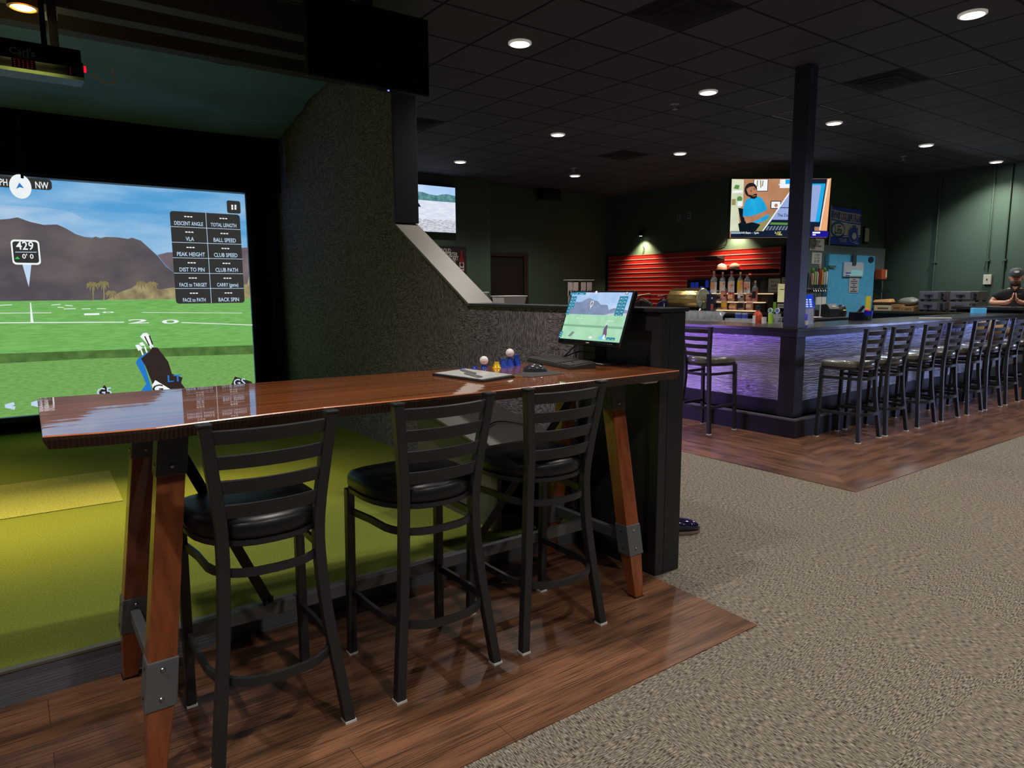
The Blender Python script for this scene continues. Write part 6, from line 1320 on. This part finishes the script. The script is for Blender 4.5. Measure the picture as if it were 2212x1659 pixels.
for i, (x, y) in enumerate(DL):
    lab = 'round recessed downlight ' + DN[i]
    if dl0 is None:
        dl0 = thing('ceiling_downlight', lab, 'light', (x, y, ZC), 0, 'recessed downlights')
        MB().lathe([(0.098, 0.0), (0.098, -0.012), (0.082, -0.018), (0.076, -0.006), (0.076, 0.0)], n=28).build('trim_ring', M_ring, dl0, smooth=0.8)
        MB().lathe([(0.0001, -0.012), (0.05, -0.011), (0.0755, -0.004)], n=28).build('lens', M_lamp, dl0, smooth=1)
    else: dup(dl0, (x, y, ZC), 0, lab)
for i, (x, y) in enumerate(DL+XTRA):
    spot((x, y, ZC-0.03), 165, 2.25, 0.9)
M_vent = mat('black vent metal', S(4, 4, 5), 0.9, 0, 0.1)
v0 = None
for x, y, lab in ((4.227, 3.66, 'black square ceiling vent at the top centre of the view'), (7.48, 3.535, 'black square ceiling vent right of the column'), (7.77, 7.765, 'black square ceiling vent far back in the middle'), (4.40, 7.80, 'black square ceiling vent beside the tall partition end')):
    gx_ = 0.2929+T*round((x-0.2929-T/2)/T)+T/2; gy_ = 0.2946+T*round((y-0.2946-T/2)/T)+T/2
    if v0 is None:
        v0 = thing('ceiling_vent', lab, 'vent', (gx_, gy_, ZC), 0, 'ceiling vents')
        for k, (a, z0, z1) in enumerate(((0.29, -0.008, 0.0), (0.23, -0.02, -0.006), (0.16, -0.024, -0.006), (0.09, -0.028, -0.006))):
            b = a-0.045
            MB().layers([[(s*a, t*a, z1) for s, t in ((-1, -1), (1, -1), (1, 1), (-1, 1))], [(s*b, t*b, z0) for s, t in ((-1, -1), (1, -1), (1, 1), (-1, 1))]]).build('frame' if k == 0 else 'louvre', M_vent, v0)
    else: dup(v0, (gx_, gy_, ZC), 0, lab)
s0 = None
M_spr = mat('grey sprinkler metal', S(170, 172, 180), 0.35, 0.4)
for x, y, lab in ((6.227, 5.433, 'small sprinkler head left of the column'), (8.02, 9.2, 'small sprinkler head near the back left'), (11.6, 5.44, 'small sprinkler head right of the column')):
    if s0 is None:
        s0 = thing('sprinkler', lab, 'sprinkler', (x, y, ZC), 0, 'ceiling sprinklers')
        MB().lathe([(0.05, 0), (0.05, -0.006), (0.02, -0.012), (0.012, -0.012), (0.012, -0.05), (0.0001, -0.05)], n=16).build('body', M_spr, s0, smooth=0.6)
        MB().lathe([(0.0001, -0.062), (0.03, -0.062), (0.03, -0.058), (0.0001, -0.058)], n=14).tube([(0.01, 0, -0.05), (0.018, 0, -0.055), (0, 0, -0.06)], 0.003).build('deflector', M_spr, s0)
    else: dup(s0, (x, y, ZC), 0, lab)
# pale grid strips around the replaced tiles
M_strip = mat('pale grid strip', S(120, 116, 112), 0.6)
for i, (a, b) in enumerate((((6.983,5.068,3.5), (6.978,4.536,3.5)), ((7.586,5.111,3.5), (7.581,4.8,3.5)), ((7.586,5.111,3.5), (8.065,5.112,3.5)), ((7.622,4.523,3.5), (8.142,4.536,3.5)), ((8.161,4.847,3.5), (8.142,4.536,3.5)), ((8.78,5.097,3.5), (8.772,4.561,3.5)), ((7.544,3.207,3.5), (7.575,2.826,3.5)))):
    struct(MB().tube([(a[0], a[1], ZC-0.003), (b[0], b[1], ZC-0.003)], (0.022, 0.004)).build('trim_%d' % (20+i), M_strip), 'pale bare ceiling grid strip', 'trim')

# ================================================================== LIGHTS
bl = spot((0.235, 5.42, 3.17), 820, 1.35, 1.0, (1.0, 0.74, 0.24), 0.06); bl.name = 'bay_beam'
b2 = spot((-1.6, 5.42, 3.1), 500, 1.35, 1.0, (1.0, 0.74, 0.24), 0.06); b2.name = 'bay_beam'
def area(loc, rot, sx, sy, e, col, spread=3.14):
    l = bpy.data.lights.new('added_lamp', 'AREA'); l.shape = 'RECTANGLE'; l.size = sx; l.size_y = sy; l.spread = spread; l.energy = e; l.color = col
    o = bpy.data.objects.new('added_lamp', l); COL.objects.link(o); o.location = loc; o.rotation_euler = rot; return o
area((BX+0.04, 5.7, BZ-0.09), (0, -0.6, 0), 0.03, 3.4, 0.8, (0.36, 0.18, 1.0))  # lamps added under the counter edge to tint the bar front
area((8.0, BY+0.04, BZ-0.09), (0.6, 0, 0), 3.2, 0.03, 0.8, (0.25, 0.32, 1.0))
area((11.0, BY+0.04, BZ-0.09), (0.6, 0, 0), 2.6, 0.03, 0.8, (0.2, 0.25, 1.0))
aim = lambda a, b: (Vector(b)-Vector(a)).to_track_quat('-Z', 'Y').to_euler()
area((3.4, 7.2, 0.8), aim((3.4, 7.2, 0.8), (6.2, 4.9, 0.6)), 1.0, 0.7, 4.5, (0.42, 0.22, 1.0), 1.1)  # unseen purple lamp, added to tint the bar's left front
area((13.75, 1.3, 0.9), aim((13.75, 1.3, 0.9), (8.6, 3.85, 0.6)), 1.6, 0.8, 12, (0.4, 0.5, 1.0), 1.1)  # unseen blue lamp, added to tint the long bar front
area((12.3, 5.6, 2.9), (math.radians(-38), 0, 0), 1.2, 0.4, 26, (0.75, 0.92, 1.0))  # unseen lamp, added to brighten the cooler door
w1 = spot((10.98, 10.46, 2.55), 110, 1.9, 0.8, (1, 0.78, 0.52), 0.03); w2 = spot((10.98, 8.12, 2.58), 110, 1.9, 0.8, (1, 0.78, 0.52), 0.03)
for w_ in (w1, w2): w_.rotation_euler = (0, math.radians(-10), 0)
W = bpy.data.worlds.new('room ambience'); SC.world = W; W.use_nodes = True
W.node_tree.nodes['Background'].inputs[0].default_value = (0.6, 0.7, 0.9, 1); W.node_tree.nodes['Background'].inputs[1].default_value = 0.01

# ================================================================== CAMERA
cd = bpy.data.cameras.new('camera'); cam = bpy.data.objects.new('camera', cd); COL.objects.link(cam); SC.camera = cam
yaw, pitch, roll = 0.94162, -0.13672, -0.00484
f = Vector((math.cos(pitch)*math.cos(yaw), math.cos(pitch)*math.sin(yaw), math.sin(pitch)))
r = Vector((math.sin(yaw), -math.cos(yaw), 0)); u = r.cross(f)
r2 = r*math.cos(roll)+u*math.sin(roll); u2 = -r*math.sin(roll)+u*math.cos(roll)
cam.matrix_world = Matrix(((r2.x, u2.x, -f.x, 0), (r2.y, u2.y, -f.y, 0), (r2.z, u2.z, -f.z, 1.46), (0, 0, 0, 1)))
cd.sensor_width = 36; cd.lens = 1488.29/2212*36; cd.clip_start = 0.05
bpy.context.view_layer.update()
